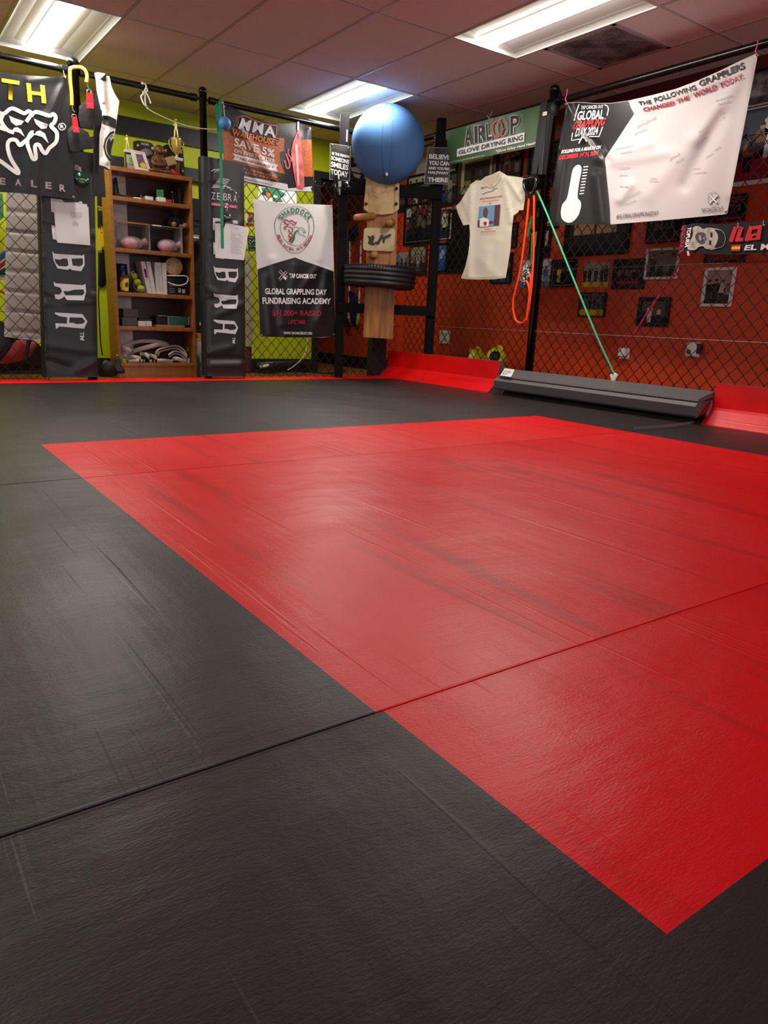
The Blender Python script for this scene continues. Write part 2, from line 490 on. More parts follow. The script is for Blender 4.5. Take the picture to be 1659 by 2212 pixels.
def roll(name, label, y0, y1, dx=0.0, border=False):
    th = thing(name, label, 'mat', (1, (y0 + y1) / 2, -.05), 'roll-out training mats')
    gp = .0022; a, b = y0 + gp, y1 - gp; X0 = -2.6
    g = G(); g.bx((X0, a, -.05), (XE, b, -.001), 1)
    r0, r1 = max(a, RY0), min(b, RY1); x0, x1 = RX0 + dx, RX1 + dx
    def q(xa, xb, ya, yb):
        if xb > xa and yb > ya: g.add([(xa, ya, 0), (xb, ya, 0), (xb, yb, 0), (xa, yb, 0)], [[0, 1, 2, 3]], 0)
    q(X0, x0, a, b); q(x1, XE, a, b); q(x0, x1, a, r0); q(x0, x1, r1, b)
    g.build('black_field', [blk, core], th)
    g = G(); g.add([(x0, r0, 0), (x1, r0, 0), (x1, r1, 0), (x0, r1, 0)], [[0, 1, 2, 3]], 0)
    o = g.build('red_centre', redm, th); o['label'] = 'red printed square'
    # rolled edges along the seams
    for yy, sgn in ((a, 1), (b, -1)):
        if yy < -2 or yy > 6: continue
        e = G()
        for (xa, xb, m) in ((X0, x0, 0), (x0, x1, 1 if r0 <= yy <= r1 else 0), (x1, XE, 0)):
            pr = [(0, -.006), (.001, -.001), (.003, .0004), (.007, .0001)]
            for (p, q2) in zip(pr, pr[1:]):
                y_, y2 = yy + sgn * (p[0] - .001), yy + sgn * (q2[0] - .001)
                e.add([(xa, y_, p[1]), (xb, y_, p[1]), (xb, y2, q2[1]), (xa, y2, q2[1])], [[0, 1, 2, 3] if sgn > 0 else [3, 2, 1, 0]], m, True)
        e.build('edge', [blk, redm], th)
    return th
roll('roll_mat', 'middle black mat with most of the red square, between the two seams', S2, S1)
roll('roll_mat', 'nearest black mat with the red corner, at the bottom of the picture', -2.9, S2, .012)
far = roll('roll_mat', 'far black mat with the thin red strip, running up to the back fence', S1, 6.10)
# red lip of the mat along the back fence
SY = 6.36
g = G(); g.add([(-2.6, 6.08, .002), (4.47, 6.08, .002), (4.47, 6.12, .006), (-2.6, 6.12, .006)], [[0, 1, 2, 3]], 0)
g.add([(-2.6, 6.12, .006), (4.47, 6.12, .006), (4.47, SY, .006), (-2.6, SY, .006)], [[0, 1, 2, 3]], 0)
g.bx((-2.6, 6.10, -.05), (4.47, SY, -.002), 1)
g.build('red_border', [redm, core], far)

# folded red wall panels along the right fence: ramp then upright
def wallpanel(y0, y1, label):
    th = thing('wall_mat', label, 'wall mat', (4.52, (y0 + y1) / 2, 0), 'red wall mats along the right fence')
    g = G(); zt = .268
    pr = [(XE - .005, .002), (XE + .012, .006), (4.548, .095), (4.556, .11), (4.56, .19), (4.565, zt), (4.61, zt), (4.61, -.04), (XE - .005, -.04)]
    n = len(pr)
    g.add([(p[0], y0, p[1]) for p in pr] + [(p[0], y1, p[1]) for p in pr], [[i, (i + 1) % n, n + (i + 1) % n, n + i] for i in range(n)], [0, 0, 0, 0, 0, 1, 1, 1, 1])
    g.add([(p[0], y0, p[1]) for p in pr], [list(range(n))[::-1]], 1); g.add([(p[0], y1, p[1]) for p in pr], [list(range(n))], 1)
    g.build('red_face', [redm, tape], th); return th
wallpanel(4.69, 6.39, 'red upright wall mat by the wooden dummy, left of the folded black one')
wallpanel(.5, 2.655, 'red upright wall mat at the right edge, right of the folded black one')
# the middle one lies folded forward, black back uppermost
th = thing('folded_wall_mat', 'black folded wall mat lying along the right fence with a paper sheet', 'wall mat', (4.46, 3.6, 0))
slab = mat('black_mat_back', '#605e60', .55, bump=(300, .25, .001))
ya, yb = 2.665, 4.52
def ext(pr, y0, y1, g, m=0):
    n = len(pr)
    g.add([(p[0], y0, p[1]) for p in pr] + [(p[0], y1, p[1]) for p in pr], [[i, (i + 1) % n, n + (i + 1) % n, n + i] for i in range(n)], m)
    g.add([(p[0], y0, p[1]) for p in pr], [list(range(n))[::-1]], m); g.add([(p[0], y1, p[1]) for p in pr], [list(range(n))], m)
g = G(); ext([(4.57, .212), (4.40, .165), (4.395, .150), (4.41, .145), (4.585, .18)], ya, yb, g); g.build('upper_slab', slab, th)
g = G(); ext([(4.40, .143), (4.372, .118), (4.385, .055), (4.40, .042), (4.58, .10), (4.585, .16)], ya, yb + .03, g); g.build('lower_slab', slab, th)
g = G(); ext([(4.42, .05), (4.55, .09), (4.575, .16), (4.56, .175)], ya - .006, ya + .01, g); g.build('red_lining', mat('red_lining', '#9c0b1e', .4), th)
g = G(); ext([(4.43, -.045), (4.6, -.045), (4.6, .06), (4.46, .02)], ya, yb, g); g.build('foot', core, th)
sh = tag(G().poly(sc(1040, 740, 2.68, [(135, 148), (193, 156), (172, 200), (108, 190)]), lambda x, y, o: PN(x, y, Vector((4.485, 4, .1885 + .004)), Vector((-.267, 0, .964)).normalized()) + Vector((0, 0, 0)), 0).build('paper_notice', paper), 'white paper notice with a black box on the end of the folded black mat', 'paper')
srf = lambda x, y, o: PN(x, y, Vector((4.485, 4, .1885 + .0055)), Vector((-.267, 0, .964)).normalized())
g = G(); g.stroke(sc(920, 560, 5.53, [(920, 1365), (950, 1332), (978, 1335), (965, 1370), (920, 1372)]), 1.3, srf, 0, 0, True)
g.stroke(sc(920, 560, 5.53, [(985, 1340), (1015, 1343)]), 1, srf, 0); g.stroke(sc(920, 560, 5.53, [(983, 1352), (1008, 1354)]), 1, srf, 0)
g.build('print', greyink, sh)
# lifted grey edge strip of the far mat
g = G(); P = [PZ(1370, 926, .004), PZ(1420, 922, .006), PZ(1470, 917, .008), PZ(1510, 910, .012), PX(1527, 898, 4.43), PX(1537, 880, 4.47), PX(1540, 866, 4.5)]
P = spline(P, 5)
for a, b in zip(P, P[1:]):
    g.quad(a + Vector((0, 0, -.006)), b + Vector((0, 0, -.006)), b + Vector((0, .012, .008)), a + Vector((0, .012, .008)))
tag(g.build('edge_strip', tape), 'grey vinyl edge strip curling off the mat by the folded black mat', 'edge strip')

# ================================================================== CAGE FENCE
FX, FY, RZ = 4.66, 6.32, 2.277
PW = .049; PH = .054
def mesh_panel(g, org, du, length, z0, z1):
    """chain link: bent wires hooked into one another"""
    org = Vector(org); du = Vector(du); dn = Vector((-du.y, du.x, 0)); n = int(length / PW)
    k = int((z1 - z0) / PH)
    for i in range(n):
        pts = []
        for j in range(k + 1):
            s = (i + (1 if (i + j) % 2 else 0)) * PW
            a = org + du * s + Vector((0, 0, z0 + j * PH)) + dn * (.003 if (i + j) % 2 else -.003)
            pts.append(a)
        g.tube(pts, .0038, 4, 0, caps=False)
        # knuckled top
        p = pts[-1]; g.tube([p, p + Vector((0, 0, .012)) + du * .006, p + Vector((0, 0, .004)) + du * .012], .0026, 4, 0)
def post(g, x, y, z1, r=.033, z0=-.05):
    g.lathe([(0, z0), (r, z0), (r, z1 - .05), (r * 1.12, z1 - .05), (r * 1.12, z1 - .025), (r * .9, z1 - .008), (r * .5, z1), (0, z1)], (x, y, 0), n=20)
def rail(g, a, b, r=.024):
    a, b = Vector(a), Vector(b); d = (b - a).normalized()
    g.tube([a, b], r, 14); g.tube([a + d * .0, a + d * .05], r * 1.25, 14); g.tube([b - d * .05, b], r * 1.25, 14)

X1, X2, XL, XC = 1.52, 2.53, 3.84, FX
th = thing('chain_link_fence', 'black chain-link cage fence along the back, in front of the lime wall', 'fence', (2, FY, 0), 'cage fences')
for x in (X1, X2):
    g = G(); post(g, x, FY + .01, 2.37, .038 if x == X1 else .031); g.build('post', steel_black, th)
g = G(); g.bx((PY(803, 760, 6.38).x, 6.38, -.05), (PY(834, 760, 6.38).x, 6.46, 2.2)); g.build('corner_post', lblack, th)
for a, b in ((-.6, X1 - .04), (X1 + .04, X2 - .06), (X2 + .05, XC)):
    g = G(); rail(g, (a, FY, RZ - .0), (b, FY, RZ)); g.build('rail', steel_black, th)
for a, b in ((-.3, 1.22), (2.86, XC - .02)):
    g = G(); mesh_panel(g, (a, FY, 0), (1, 0, 0), b - a, .0, 1.80); g.build('chain_link', wire_m, th)
for z in (.52, 1.76):
    g = G(); g.tube([(-.3, FY, z), (1.22, FY, z)], .0025, 5); g.tube([(2.86, FY, z), (XC, FY, z)], .0025, 5)
    g.build('tension_wire', wire_m, th)
g = G()
for x in (X2 - .03, X2 + .03):
    g.tube([(X2, FY, RZ), (x * 2 - X2, FY, RZ)], .012, 8)
g.build('bracket', steel_black, th)

th = thing('chain_link_fence', 'black chain-link cage fence along the orange wall on the right', 'fence', (FX, 4, 0), 'cage fences')
YP = 4.43
g = G(); post(g, FX, YP, 2.41, .036); g.build('post', steel_black, th)
for a, b in ((FY, YP + .03), (YP - .03, 1.6)):
    g = G(); rail(g, (FX, a, RZ + .008), (FX, b, RZ + .008), .026); g.build('rail', steel_black, th)
g = G(); mesh_panel(g, (FX, FY - .05, 0), (0, -1, 0), FY - .05 - YP - .03, 0, 1.82); g.build('chain_link', wire_m, th)
g = G(); mesh_panel(g, (FX, YP - .03, 0), (0, -1, 0), YP - 2.05, 0, 1.82); g.build('chain_link', wire_m, th)
for z, m in ((.54, mat('bare_wire', '#8f8378', .4, .6)), (1.03, wire_m), (1.78, wire_m)):
    g = G(); g.tube([(FX - .004, FY, z), (FX - .004, YP, z - .003), (FX - .004, 2.05, z)], .0025, 5); g.build('tension_wire', m, th)

# ================================================================== ZEBRA POST PADS
pad_m = mat('pad_vinyl', '#201f22', .42, bump=(70, .08, .002))
pad_side = mat('pad_strap', '#09090a', .5)
pad_print = mat('pad_print', '#dcdce2', .5)
pinkred = mat('pad_red', '#b8284c', .5)
LET = {
 'B': ([(570,720),(592,745),(895,765),(915,750),(920,870),(880,937),(785,925),(757,907),(737,922),(625,905),(582,815)],
       [[(594,800),(650,812),(690,797),(733,800),(745,870),(720,885),(640,880),(604,842)], [(777,800),(880,795),(900,800),(900,860),(870,885),(790,875)]], (570,720,920,937)),
 'R': ([(580,1045),(605,1065),(900,1085),(928,1070),(935,1160),(910,1250),(725,1245),(700,1208),(670,1225),(640,1240),(600,1230),(590,1185),(650,1185),(672,1150),(655,1112),(590,1095)],
       [[(690,1150),(750,1150),(800,1135),(905,1130),(915,1165),(895,1195),(712,1195),(695,1170)]], (580,1045,935,1250)),
 'A': ([(597,1380),(640,1385),(895,1400),(950,1480),(912,1560),(640,1535),(625,1558),(605,1558),(600,1500),(725,1505),(730,1435),(650,1425),(597,1400)],
       [[(755,1435),(895,1440),(925,1480),(900,1505),(830,1510),(790,1495),(750,1497)]], (595,1380,950,1560))}
def letter(g, ch, box, surf, m=0):
    out, holes, (a, b, c, d) = LET[ch]; x0, y0, x1, y1 = box
    f = lambda P: [(x0 + (p[0] - a) / (c - a) * (x1 - x0), y0 + (p[1] - b) / (d - b) * (y1 - y0)) for p in P]
    g.poly(f(out), surf, .004, m, [f(h) for h in holes], 20)
def pad(TL, TR, BR, BL, label, wr, letters, extra):
    Y0 = 6.225
    wrink = folds(*wr)
    def disp(x, y):
        t = (y - TL[1]) / (BL[1] - TL[1]); xa = TL[0] + (BL[0] - TL[0]) * t; xb = TR[0] + (BR[0] - TR[0]) * t
        u = (x - xa) / (xb - xa); e = min(u, 1 - u)
        return 2.2 * wrink(x, y) + (.012 if e > .09 else .012 * math.sin(max(0, e) / .09 * math.pi / 2))
    s = onY(Y0, disp)
    th = thing('post_pad', label, 'pad', (PY(*BL, Y0).x + .2, 6.27, 0), 'tall black post pads')
    g = G(); g.sheet([TL, TR], [BL, BR], 16, 90, s, .085, 0); g.build('cover', pad_m, th)
    g = G()
    for f in (.12, .36, .55, .78):
        y = TL[1] + (BL[1] - TL[1]) * f; x = TL[0] + (BL[0] - TL[0]) * f
        g.bx(PY(x - 5, y, Y0 + .01), PY(x + 1, y + 12, Y0 + .09))
    p, q = PY(TL[0], TL[1], Y0), PY(BL[0], BL[1], Y0)
    g.add([p + Vector((-.018, .02, 0)), q + Vector((-.018, .02, 0)), q + Vector((0, .004, 0)), p + Vector((0, .004, 0)), p + Vector((-.018, .08, 0)), q + Vector((-.018, .08, 0)), q + Vector((0, .08, 0)), p + Vector((0, .08, 0))],
          [[0, 1, 2, 3], [4, 5, 1, 0], [3, 2, 6, 7], [7, 6, 5, 4], [0, 3, 7, 4], [1, 5, 6, 2]])
    g.build('side_strap', pad_side, th)
    g = G()
    for ch, b in letters: letter(g, ch, b, s)
    extra(g, s)
    g.build('printed_name', [pad_print, pinkred, pad_m], th)
    return s
def ex1(g, s):
    g.poly([(109, 428), (133, 431), (140, 437), (171, 437), (172, 434), (178, 436), (178, 470), (150, 472), (111, 457)], s)
    g.poly([(111, 485), (118, 488), (124, 490), (124, 519), (114, 516)], s)
    g.text('TM', [(181, 717), (182, 736), (173, 734), (172, 716)], s, .004, 0, .03)
    for k in range(4):
        g.stroke([(161, 356 + k * 3), (168, 358 + k * 3), (174, 364 + k * 2), (176, 371)], 1.1, s, .004, 0, False, 3)
    g.poly(rect(163, 397, 178, 406), s, .004, 1)
def ex2(g, s):
    K = lambda P: sc(430, 330, 8.19, P)
    g.stroke(K([(215, 325), (270, 300), (360, 295)]), 1.8, s, .004, 0, False, 3)
    g.stroke(K([(265, 350), (300, 325), (355, 318)]), 1.4, s, .004, 0, False, 3)
    for k in range(7):
        y = 455 + k * 26; x0 = 350 - k * 21
        g.stroke(K([(x0, y + 5), (400, y - 2), (545 - k * 18, y + 28)]), 1.5, s, .004, 0, False, 3)
    for k in range(3):
        g.stroke(K([(430 + 60 * k, 590 + 30 * k), (540 + 40 * k, 610 + 28 * k), (672 - 12 * k, 715 + 8 * k)]), 1.6, s, .004, 0, False, 4)
    for c, (x, y) in zip('ZEBRA', ((220, 695), (315, 705), (430, 715), (510, 728), (605, 742))):
        g.text(c, K([(x, y), (x + 70, y + 7), (x + 68, y + 135), (x, y + 125)]), s, .004, 0, .0)
    g.text('TM', K([(685, 768), (712, 770), (710, 780), (685, 778)]), s, .004, 0, .02)
    g.poly(K([(215, 870), (680, 935), (680, 990), (215, 935)]), s, .004, 1)
    g.text('NINHA', K([(230, 885), (385, 905), (385, 945), (230, 925)]), s, .0055, 0, .02)
    g.text('Z', K([(450, 890), (525, 900), (515, 980), (445, 970)]), s, .0055, 0, .03)
    g.text('VEST', K([(535, 925), (670, 945), (668, 980), (535, 962)]), s, .0055, 0, .02)
    g.poly(K([(245, 1150), (410, 1165), (410, 1215), (290, 1215), (275, 1245), (270, 1375), (245, 1360)]), s)
    g.poly(K([(590, 1195), (680, 1200), (685, 1260), (600, 1250)]), s)
    g.poly(K([(250, 1575), (300, 1600), (330, 1800), (255, 1795)]), s)
    g.text('TM', [(508, 729), (508, 742), (501.5, 741), (502, 728)], s, .004, 0, .03)
ps1 = pad((86, 312), (203, 331), (212, 815), (100, 815), 'tall black pad with white lettering left of the bookshelf',
    ((95, 487, 140, 498, 5, -.008), (205, 505, 170, 512, 6, .006), (96, 555, 210, 535, 5, .004), (96, 640, 130, 655, 5, -.008), (212, 640, 180, 632, 4, .009), (100, 655, 212, 650, 6, .006), (100, 745, 212, 760, 9, .006), (104, 780, 150, 795, 7, -.009), (212, 778, 170, 800, 7, .01)),
    (('B', (113, 543, 183, 586)), ('R', (115.5, 608, 186, 649)), ('A', (118.5, 674.5, 189, 710))), ex1)
ps2 = pad((440, 337), (527, 353), (530.5, 813), (447, 813), 'tall black pad behind the hanging green strap, right of the bookshelf',
    ((440, 393, 475, 402, 4, -.007), (447, 520, 475, 530, 4, -.007), (447, 620, 475, 640, 6, .009), (447, 652, 480, 640, 4, -.008), (530, 590, 490, 640, 8, .007), (530, 655, 470, 680, 6, .009), (447, 762, 500, 750, 7, .010), (450, 775, 530, 775, 4, -.012), (450, 790, 520, 788, 8, .012), (530, 470, 505, 500, 8, .006)),
    (('B', (461.5, 574, 514.5, 610)), ('R', (461, 632, 514.5, 667)), ('A', (461.5, 690, 514.5, 722))), ex2)

# sheets of paper clipped on the pads
def papers(name, label, quads, surf, lines, mats=paper):
    th = thing(name, label, 'paper', surf(*quads[0][0], .004))
    for k, q in enumerate(quads):
        o = G().sheet([q[0], q[1]], [q[3], q[2]], 4, 5, lambda x, y, o, k=k: surf(x, y, o + .008 + .003 * k), .001)
        o.build('sheet', mats, th)
    g = G()
    for (x0, x1, y, sl) in lines:
        n = max(1, int((x1 - x0) / 9)); x = x0
        g.stroke([(x0, y), (x1, y + sl)], .55, lambda x, y, o: surf(x, y, o + .0095 + .003 * (len(quads) - 1)), 0)
    g.build('printed_lines', greyink, th); return th
papers('paper_notice', 'stack of white papers clipped on the left post pad under the black banner',
    [[(115, 437), (188, 441), (193, 526), (122, 520)], [(117, 438), (191, 447), (195, 530), (124, 524)]], ps1,
    [(162, 168, 452, .5)] + [(150 + abs(i - 2) * 1.5, 179 - abs(i - 2) * 1.2, 458 + i * 2.8, 1.5) for i in range(5)] + [(160, 165, 478, .3)] + [(157, 170, 481 + i * 2.4, 1) for i in range(3)])
papers('paper_notice', 'stack of white papers hanging on the right post pad behind the green strap',
    [[(464, 482), (478, 483), (484, 560), (465, 557)], [(487, 481), (538, 492), (527, 562), (466, 557)]], ps2,
    [(508, 516, 493, .6)] + [(497 + (i * 7 % 5) - abs(i - 7) * .1, 524 - (i * 5 % 7), 500 + i * 3.3, 2.4) for i in range(15)])
# round green tins hung on the pads
green_d = mat('dark_green_enamel', '#143a24', .15, coat=.5)
for (x, y, r, surf, lab) in ((177, 388, 12.5, ps1, 'dark green glossy round keeper hanging on the left post pad by the black banner'), (492, 470, 9, ps2, 'dark green glossy round keeper on the right post pad beside the green strap')):
    c = surf(x, y, .03); R = r * .0043; th = thing('round_keeper', lab, 'round keeper', c)
    G().lathe([(0, .022), (R * .5, .02), (R * .85, .012), (R, 0), (R, -.012), (R * .9, -.02), (0, -.02)], c, (0, -1, .15), 28).build('body', green_d, th)
    g = G(); s2 = lambda xx, yy, o, c=c: PY(xx, yy, c.y - .025)
    g.text('TRAIN', [(x - 6, y - 3), (x + 6, y - 2), (x + 6, y + 1), (x - 6, y)], s2, 0, 0, 0); g.build('lettering', pad_print, th)
    G().tube([c + Vector((0, -.01, R)), c + Vector((-.01, -.005, R + .02)), c + Vector((0, 0, R + .035))], .003, 6).build('clip', chrome, th)

# ================================================================== WOODEN DUMMY FRAME
A0, B0 = Vector((3.84, 6.215, 0)), Vector((4.625, 5.78, 0))
ud = (B0 - A0).normalized(); un = Vector((ud.y, -ud.x, 0))           # un points into the room
if un.y > 0: un = -un
RM = Matrix((ud, -un, Vector((0, 0, 1)))).transposed()
th = thing('dummy_stand', 'black wooden corner frame carrying the plank striking dummy', 'stand', (A0 + B0) / 2)
wood_blk = mat('black_stained_wood', '#0d0c0e', .75, spec=.15, bump=((60, 60, 6), .3, .002))
for P, zt in ((A0, 2.385), (B0, 2.40)):
    g = G(); g.box((P.x, P.y, zt / 2), (.082, .082, zt), RM, 0, .004); g.build('leg', wood_blk, th)
for z in (1.752, .678):
    c = (A0 + B0) / 2 + un * .05 + Vector((0, 0, z)); L = (B0 - A0).length
    g = G(); g.box(c, (L + .06, .035, .105 if z > 1 else .092), RM, 0, .003); g.build('rail', wood_blk, th)
g = G(); c = A0 + un * .045 + Vector((.025, 0, 2.19)); g.box(c, (.035, .01, .075), RM, 0, .003); g.box(c + un * .008, (.012, .014, .1), RM, 0)
g.build('latch', mat('zinc', '#b9bcc2', .35, .8), th)
g = G()
for dz in (0, .055): g.tube([B0 + Vector((-.06, -.0, 2.17 + dz)), B0 + Vector((-.085, -.02, 2.17 + dz))], .008, 8)
g.build('bolt', chrome, th)
# dummy: plank, leather pads, pegs, tyre
plank_m = mat('oiled_plank', '#b4762f', .5, bump=((40, 40, 4), .25, .002), var=((26, 26, 2.2), '#7c4a1c', .35, .7))
def PD(x, y, off): return PN(x, y, (A0 + B0) / 2 + un * off, un)
th = thing('wooden_dummy', 'wooden plank striking dummy with leather pads and a car tyre, under the big blue ball', 'training dummy', PD(816, 728, .10))
OFF = .068
g = G(); g.prism([PD(784, 728, OFF), PD(847, 732, OFF), PD(853, 600, OFF), PD(860, 392, OFF), PD(795, 392, OFF), PD(790, 600, OFF)], un * .045); g.build('plank', plank_m, th)
leather = mat('worn_leather', '#c9ab78', .55, bump=(30, .3, .004), var=(9, '#a07e50', .45, .75))
FR = OFF + .05
pf = folds((826, 415, 826, 450, 30, .05))
s = lambda x, y, o: PD(x, y, FR + .012 + o + pf(x, y))
g = G(); g.sheet([(792, 374), (805, 373), (820, 376), (840, 374), (862, 376)], [(785, 453), (800, 461), (825, 464), (850, 461), (862, 452)], 24, 24, s, .02); g.build('leather_pad', leather, th)
g = G(); g.sheet([(787, 430), (793, 405)], [(786, 450), (796, 458)], 4, 8, lambda x, y, o: PD(x, y, FR + .035 + o), .01); g.sheet([(854, 380), (863, 382)], [(852, 458), (862, 450)], 4, 10, lambda x, y, o: PD(x, y, FR + .035 + o), .01)
g.build('leather_strap', leather, th)
for (x, y) in ((813, 380), (837, 380), (791, 440), (857, 407), (856, 440)):
    G().lathe([(0, .008), (.012, .006), (.014, 0), (.014, -.01)], PD(x, y, FR + .055), un, 10).build('rivet', lblack, th)
g = G(); srf = lambda x, y, o: PD(x, y, FR + .02 + pf(x, y) + o)
for P in ([(805, 405), (806, 414), (812, 416)], [(824, 411), (832, 404), (836, 406), (832, 414), (824, 416)], [(806, 418), (812, 425), (820, 428)]): g.stroke(P, .8, srf, .003, 0, False, 3)
g.build('pen_marks', mat('brown_pen', '#8a6c44', .7), th)
s = lambda x, y, o: PD(x, y, FR + .02 + o + .022 * max(0, 1 - ((x - 820) / 38) ** 4) * max(0, 1 - ((y - 517) / 30) ** 4))
pw = [(786, 497), (788, 493), (792, 492), (850, 493), (853, 496), (854, 500)]
g = G(); g.sheet(pw, [(784, 535), (786, 539), (790, 541), (846, 543), (850, 541), (852, 536)], 20, 14, s, .022)
g.build('striking_pad', mat('dirty_canvas_pad', '#c8b48c', .7, bump=(60, .2, .002), var=(14, '#a8946c', .5, .75)), th)
g = G()
for pts in ([(794, 509), (801, 511), (806, 507), (809, 515), (806, 522), (811, 528), (804, 530), (795, 526), (797, 518)], [(809, 524), (816, 520), (822, 509), (826, 506), (828, 512), (822, 521), (817, 529)], [(828, 512), (838, 507), (845, 505), (842, 512), (833, 516), (830, 526), (826, 521)]):
    g.poly(spline([Vector((*p, 0)) for p in pts], 3, True), s, .0025)
g.build('ink_stain', mat('soot_ink', '#3b3a38', .8), th)
wood_l = mat('turned_wood', '#a9753c', .5, var=((9, 9, 30), '#7f5226', .35, .7))
def peg(a, b, r, n=18):
    a, b = Vector(a), Vector(b); d = (b - a); L = d.length
    g = G(); g.lathe([(0, 0), (r * 1.05, 0), (r * 1.05, .02), (r, .04), (r, L * .8), (r * .92, L - .012), (r * .8, L), (0, L + .001)], a, d, n); g.build('peg', wood_l, th)
peg(PD(808, 466, FR), PD(767, 470, FR + .18), .03)
peg(PD(846, 481, FR), PD(841, 481, FR + .16), .036)
peg(PD(806, 552, FR), PD(811, 550, FR + .1), .036)
# tyre hung flat round the plank
tc = PD(820, 599, OFF + .02); tc = Vector((tc.x, tc.y, tc.z))
rub = mat('tyre_rubber', '#151516', .5, bump=(90, .2, .003))
R0, W0 = .345, .205
pr = [(R0 * .66, -W0 * .42), (R0 * .80, -W0 * .5), (R0 * .93, -W0 * .46), (R0 * .985, -W0 * .36)]
for z in (-.2, 0, .2):
    pr += [(R0, W0 * (z - .022)), (R0 - .005, W0 * (z - .018)), (R0 - .005, W0 * (z + .018)), (R0, W0 * (z + .022))]
pr += [(R0 * .985, W0 * .36), (R0 * .93, W0 * .46), (R0 * .80, W0 * .5), (R0 * .66, W0 * .42), (R0 * .64, 0), (R0 * .66, -W0 * .42)]
g = G(); g.lathe(pr, tc, (0.02, -.03, 1), 64); ty = g.build('tyre', rub, th); ty['label'] = 'worn car tyre lying flat round the plank'
g = G()
for k in range(72):
    a = 2 * math.pi * k / 72; d = Vector((math.cos(a), math.sin(a), 0)); t2 = Vector((-d.y, d.x, 0))
    for sg in (1,):
        c = tc + d * (R0 * .955) + Vector((0, 0, sg * W0 * .44)); g.box(c, (.03, .012, .012), Matrix((d, t2, Vector((0, 0, 1)))).transposed())
o = g.build('tread_block', rub, ty); o['kind'] = 'stuff'
# big blue ball wedged under the ceiling
bc = PY(838, 313, 5.885); br = 72.5 / F * (bc - EYE).length * .985
bl = mat('blue_ball_vinyl', '#4d76ac', .6, spec=.15, bump=((3, 3, 120), .04, .002))
th = thing('exercise_ball', 'big blue exercise ball wedged under the ceiling above the wooden dummy', 'ball', bc - Vector((0, 0, br)))
br = min(br, CEIL - .004 - bc.z)
G().ball(bc, br, 64).build('shell', bl, th)
g = G()
dirc = (EYE - bc).normalized()
for th0 in (-.10, .16):
    pts = []
    side = Vector((dirc.y, -dirc.x, 0)).normalized()
    for k in range(40):
        a = math.pi * (k + .5) / 40
        h = (dirc + side * th0); h.z = 0; h.normalize()
        pts.append(bc + (Vector((0, 0, math.cos(a))) + h * math.sin(a)) * (br + .0005))
    g.tube(pts, .0012, 5)
g.build('seam', mat('blue_seam', '#2c5292', .5), th)
G().tube([bc + Vector((dirc.x * .2, dirc.y * .2, -br * .83)), bc + Vector((dirc.x * .24, dirc.y * .24, -br * .87))], .012, 10).build('plug', white_plastic, th)
# acrylic sign holders on the frame posts
acr = mat('clear_acrylic', '#f2f4f5', .05, alpha=.03, spec=.3)
signblk = mat('sign_black', '#141316', .5, spec=.3)
def signholder(q, pq, lines, label, P, tilt=0):
    n = -Vector((ray(838, 360).x, ray(838, 360).y, 0)).normalized()
    s = lambda x, y, o: PN(x, y, P + n * o, n)
    th = thing('sign_holder', label, 'sign', s(*q[3], 0))
    g = G(); g.prism([s(*p, .0) for p in q], n * .006); g.build('acrylic_sleeve', acr, th)
    g = G(); g.prism([s(*p, .0015) for p in pq], n * .003); o = g.build('printed_card', signblk, th)
    g = G()
    for t, tq in lines: g.text(t, tq, s, .0075, 0, .035)
    g.build('lettering', white_ink, th)
    g = G()
    for a, b in zip(q, q[1:] + q[:1]): g.stroke([a, b], 1.0, s, .0068)
    g.build('edge', mat('acrylic_edge', '#c9cdd0', .1, alpha=.55), th)
    g = G()
    for a in ((q[0][0] + 5, q[0][1] + 4), (q[1][0] - 5, q[1][1] + 4)): g.lathe([(0, .012), (.006, .01), (.007, .006)], s(*a, 0), n, 8)
    g.build('screw', chrome, th); return s
K = lambda P: sc(640, 200, 7.9, P)
signholder(K([(580, 865), (930, 920), (912, 1505), (568, 1480)]), K([(605, 945), (915, 1010), (905, 1495), (578, 1470)]),
    [('BE THE REASON', K([(608, 1010), (908, 1075), (906, 1120), (606, 1060)])), ('SOMEONE', K([(598, 1078), (906, 1150), (900, 1225), (594, 1145)])),
     ('SMILES', K([(594, 1170), (895, 1240), (890, 1330), (590, 1265)])), ('TODAY', K([(588, 1295), (890, 1355), (880, 1450), (585, 1390)]))],
    'clear sleeve with black SOMEONE SMILES TODAY card on the left frame post', A0 + un * .085)
K = lambda P: sc(870, 300, 11.85, P)
signholder(K([(640, 215), (1260, 235), (1170, 1160), (550, 1140)]), K([(650, 370), (1235, 400), (1165, 1155), (556, 1132)]),
    [('BELIEVE', K([(680, 385), (1225, 415), (1210, 535), (668, 510)])), ('YOU CAN', K([(672, 555), (1200, 575), (1190, 690), (662, 665)])), ("AND YOU'RE", K([(662, 705), (1190, 735), (1180, 805), (650, 775)])),
     ('HALFWAY', K([(655, 820), (1180, 845), (1172, 920), (645, 885)])), ('THERE', K([(640, 985), (1160, 1000), (1155, 1115), (630, 1100)]))],
    'clear sleeve with BELIEVE YOU CAN card on the right frame post', B0 + un * .085 - ud * .0)
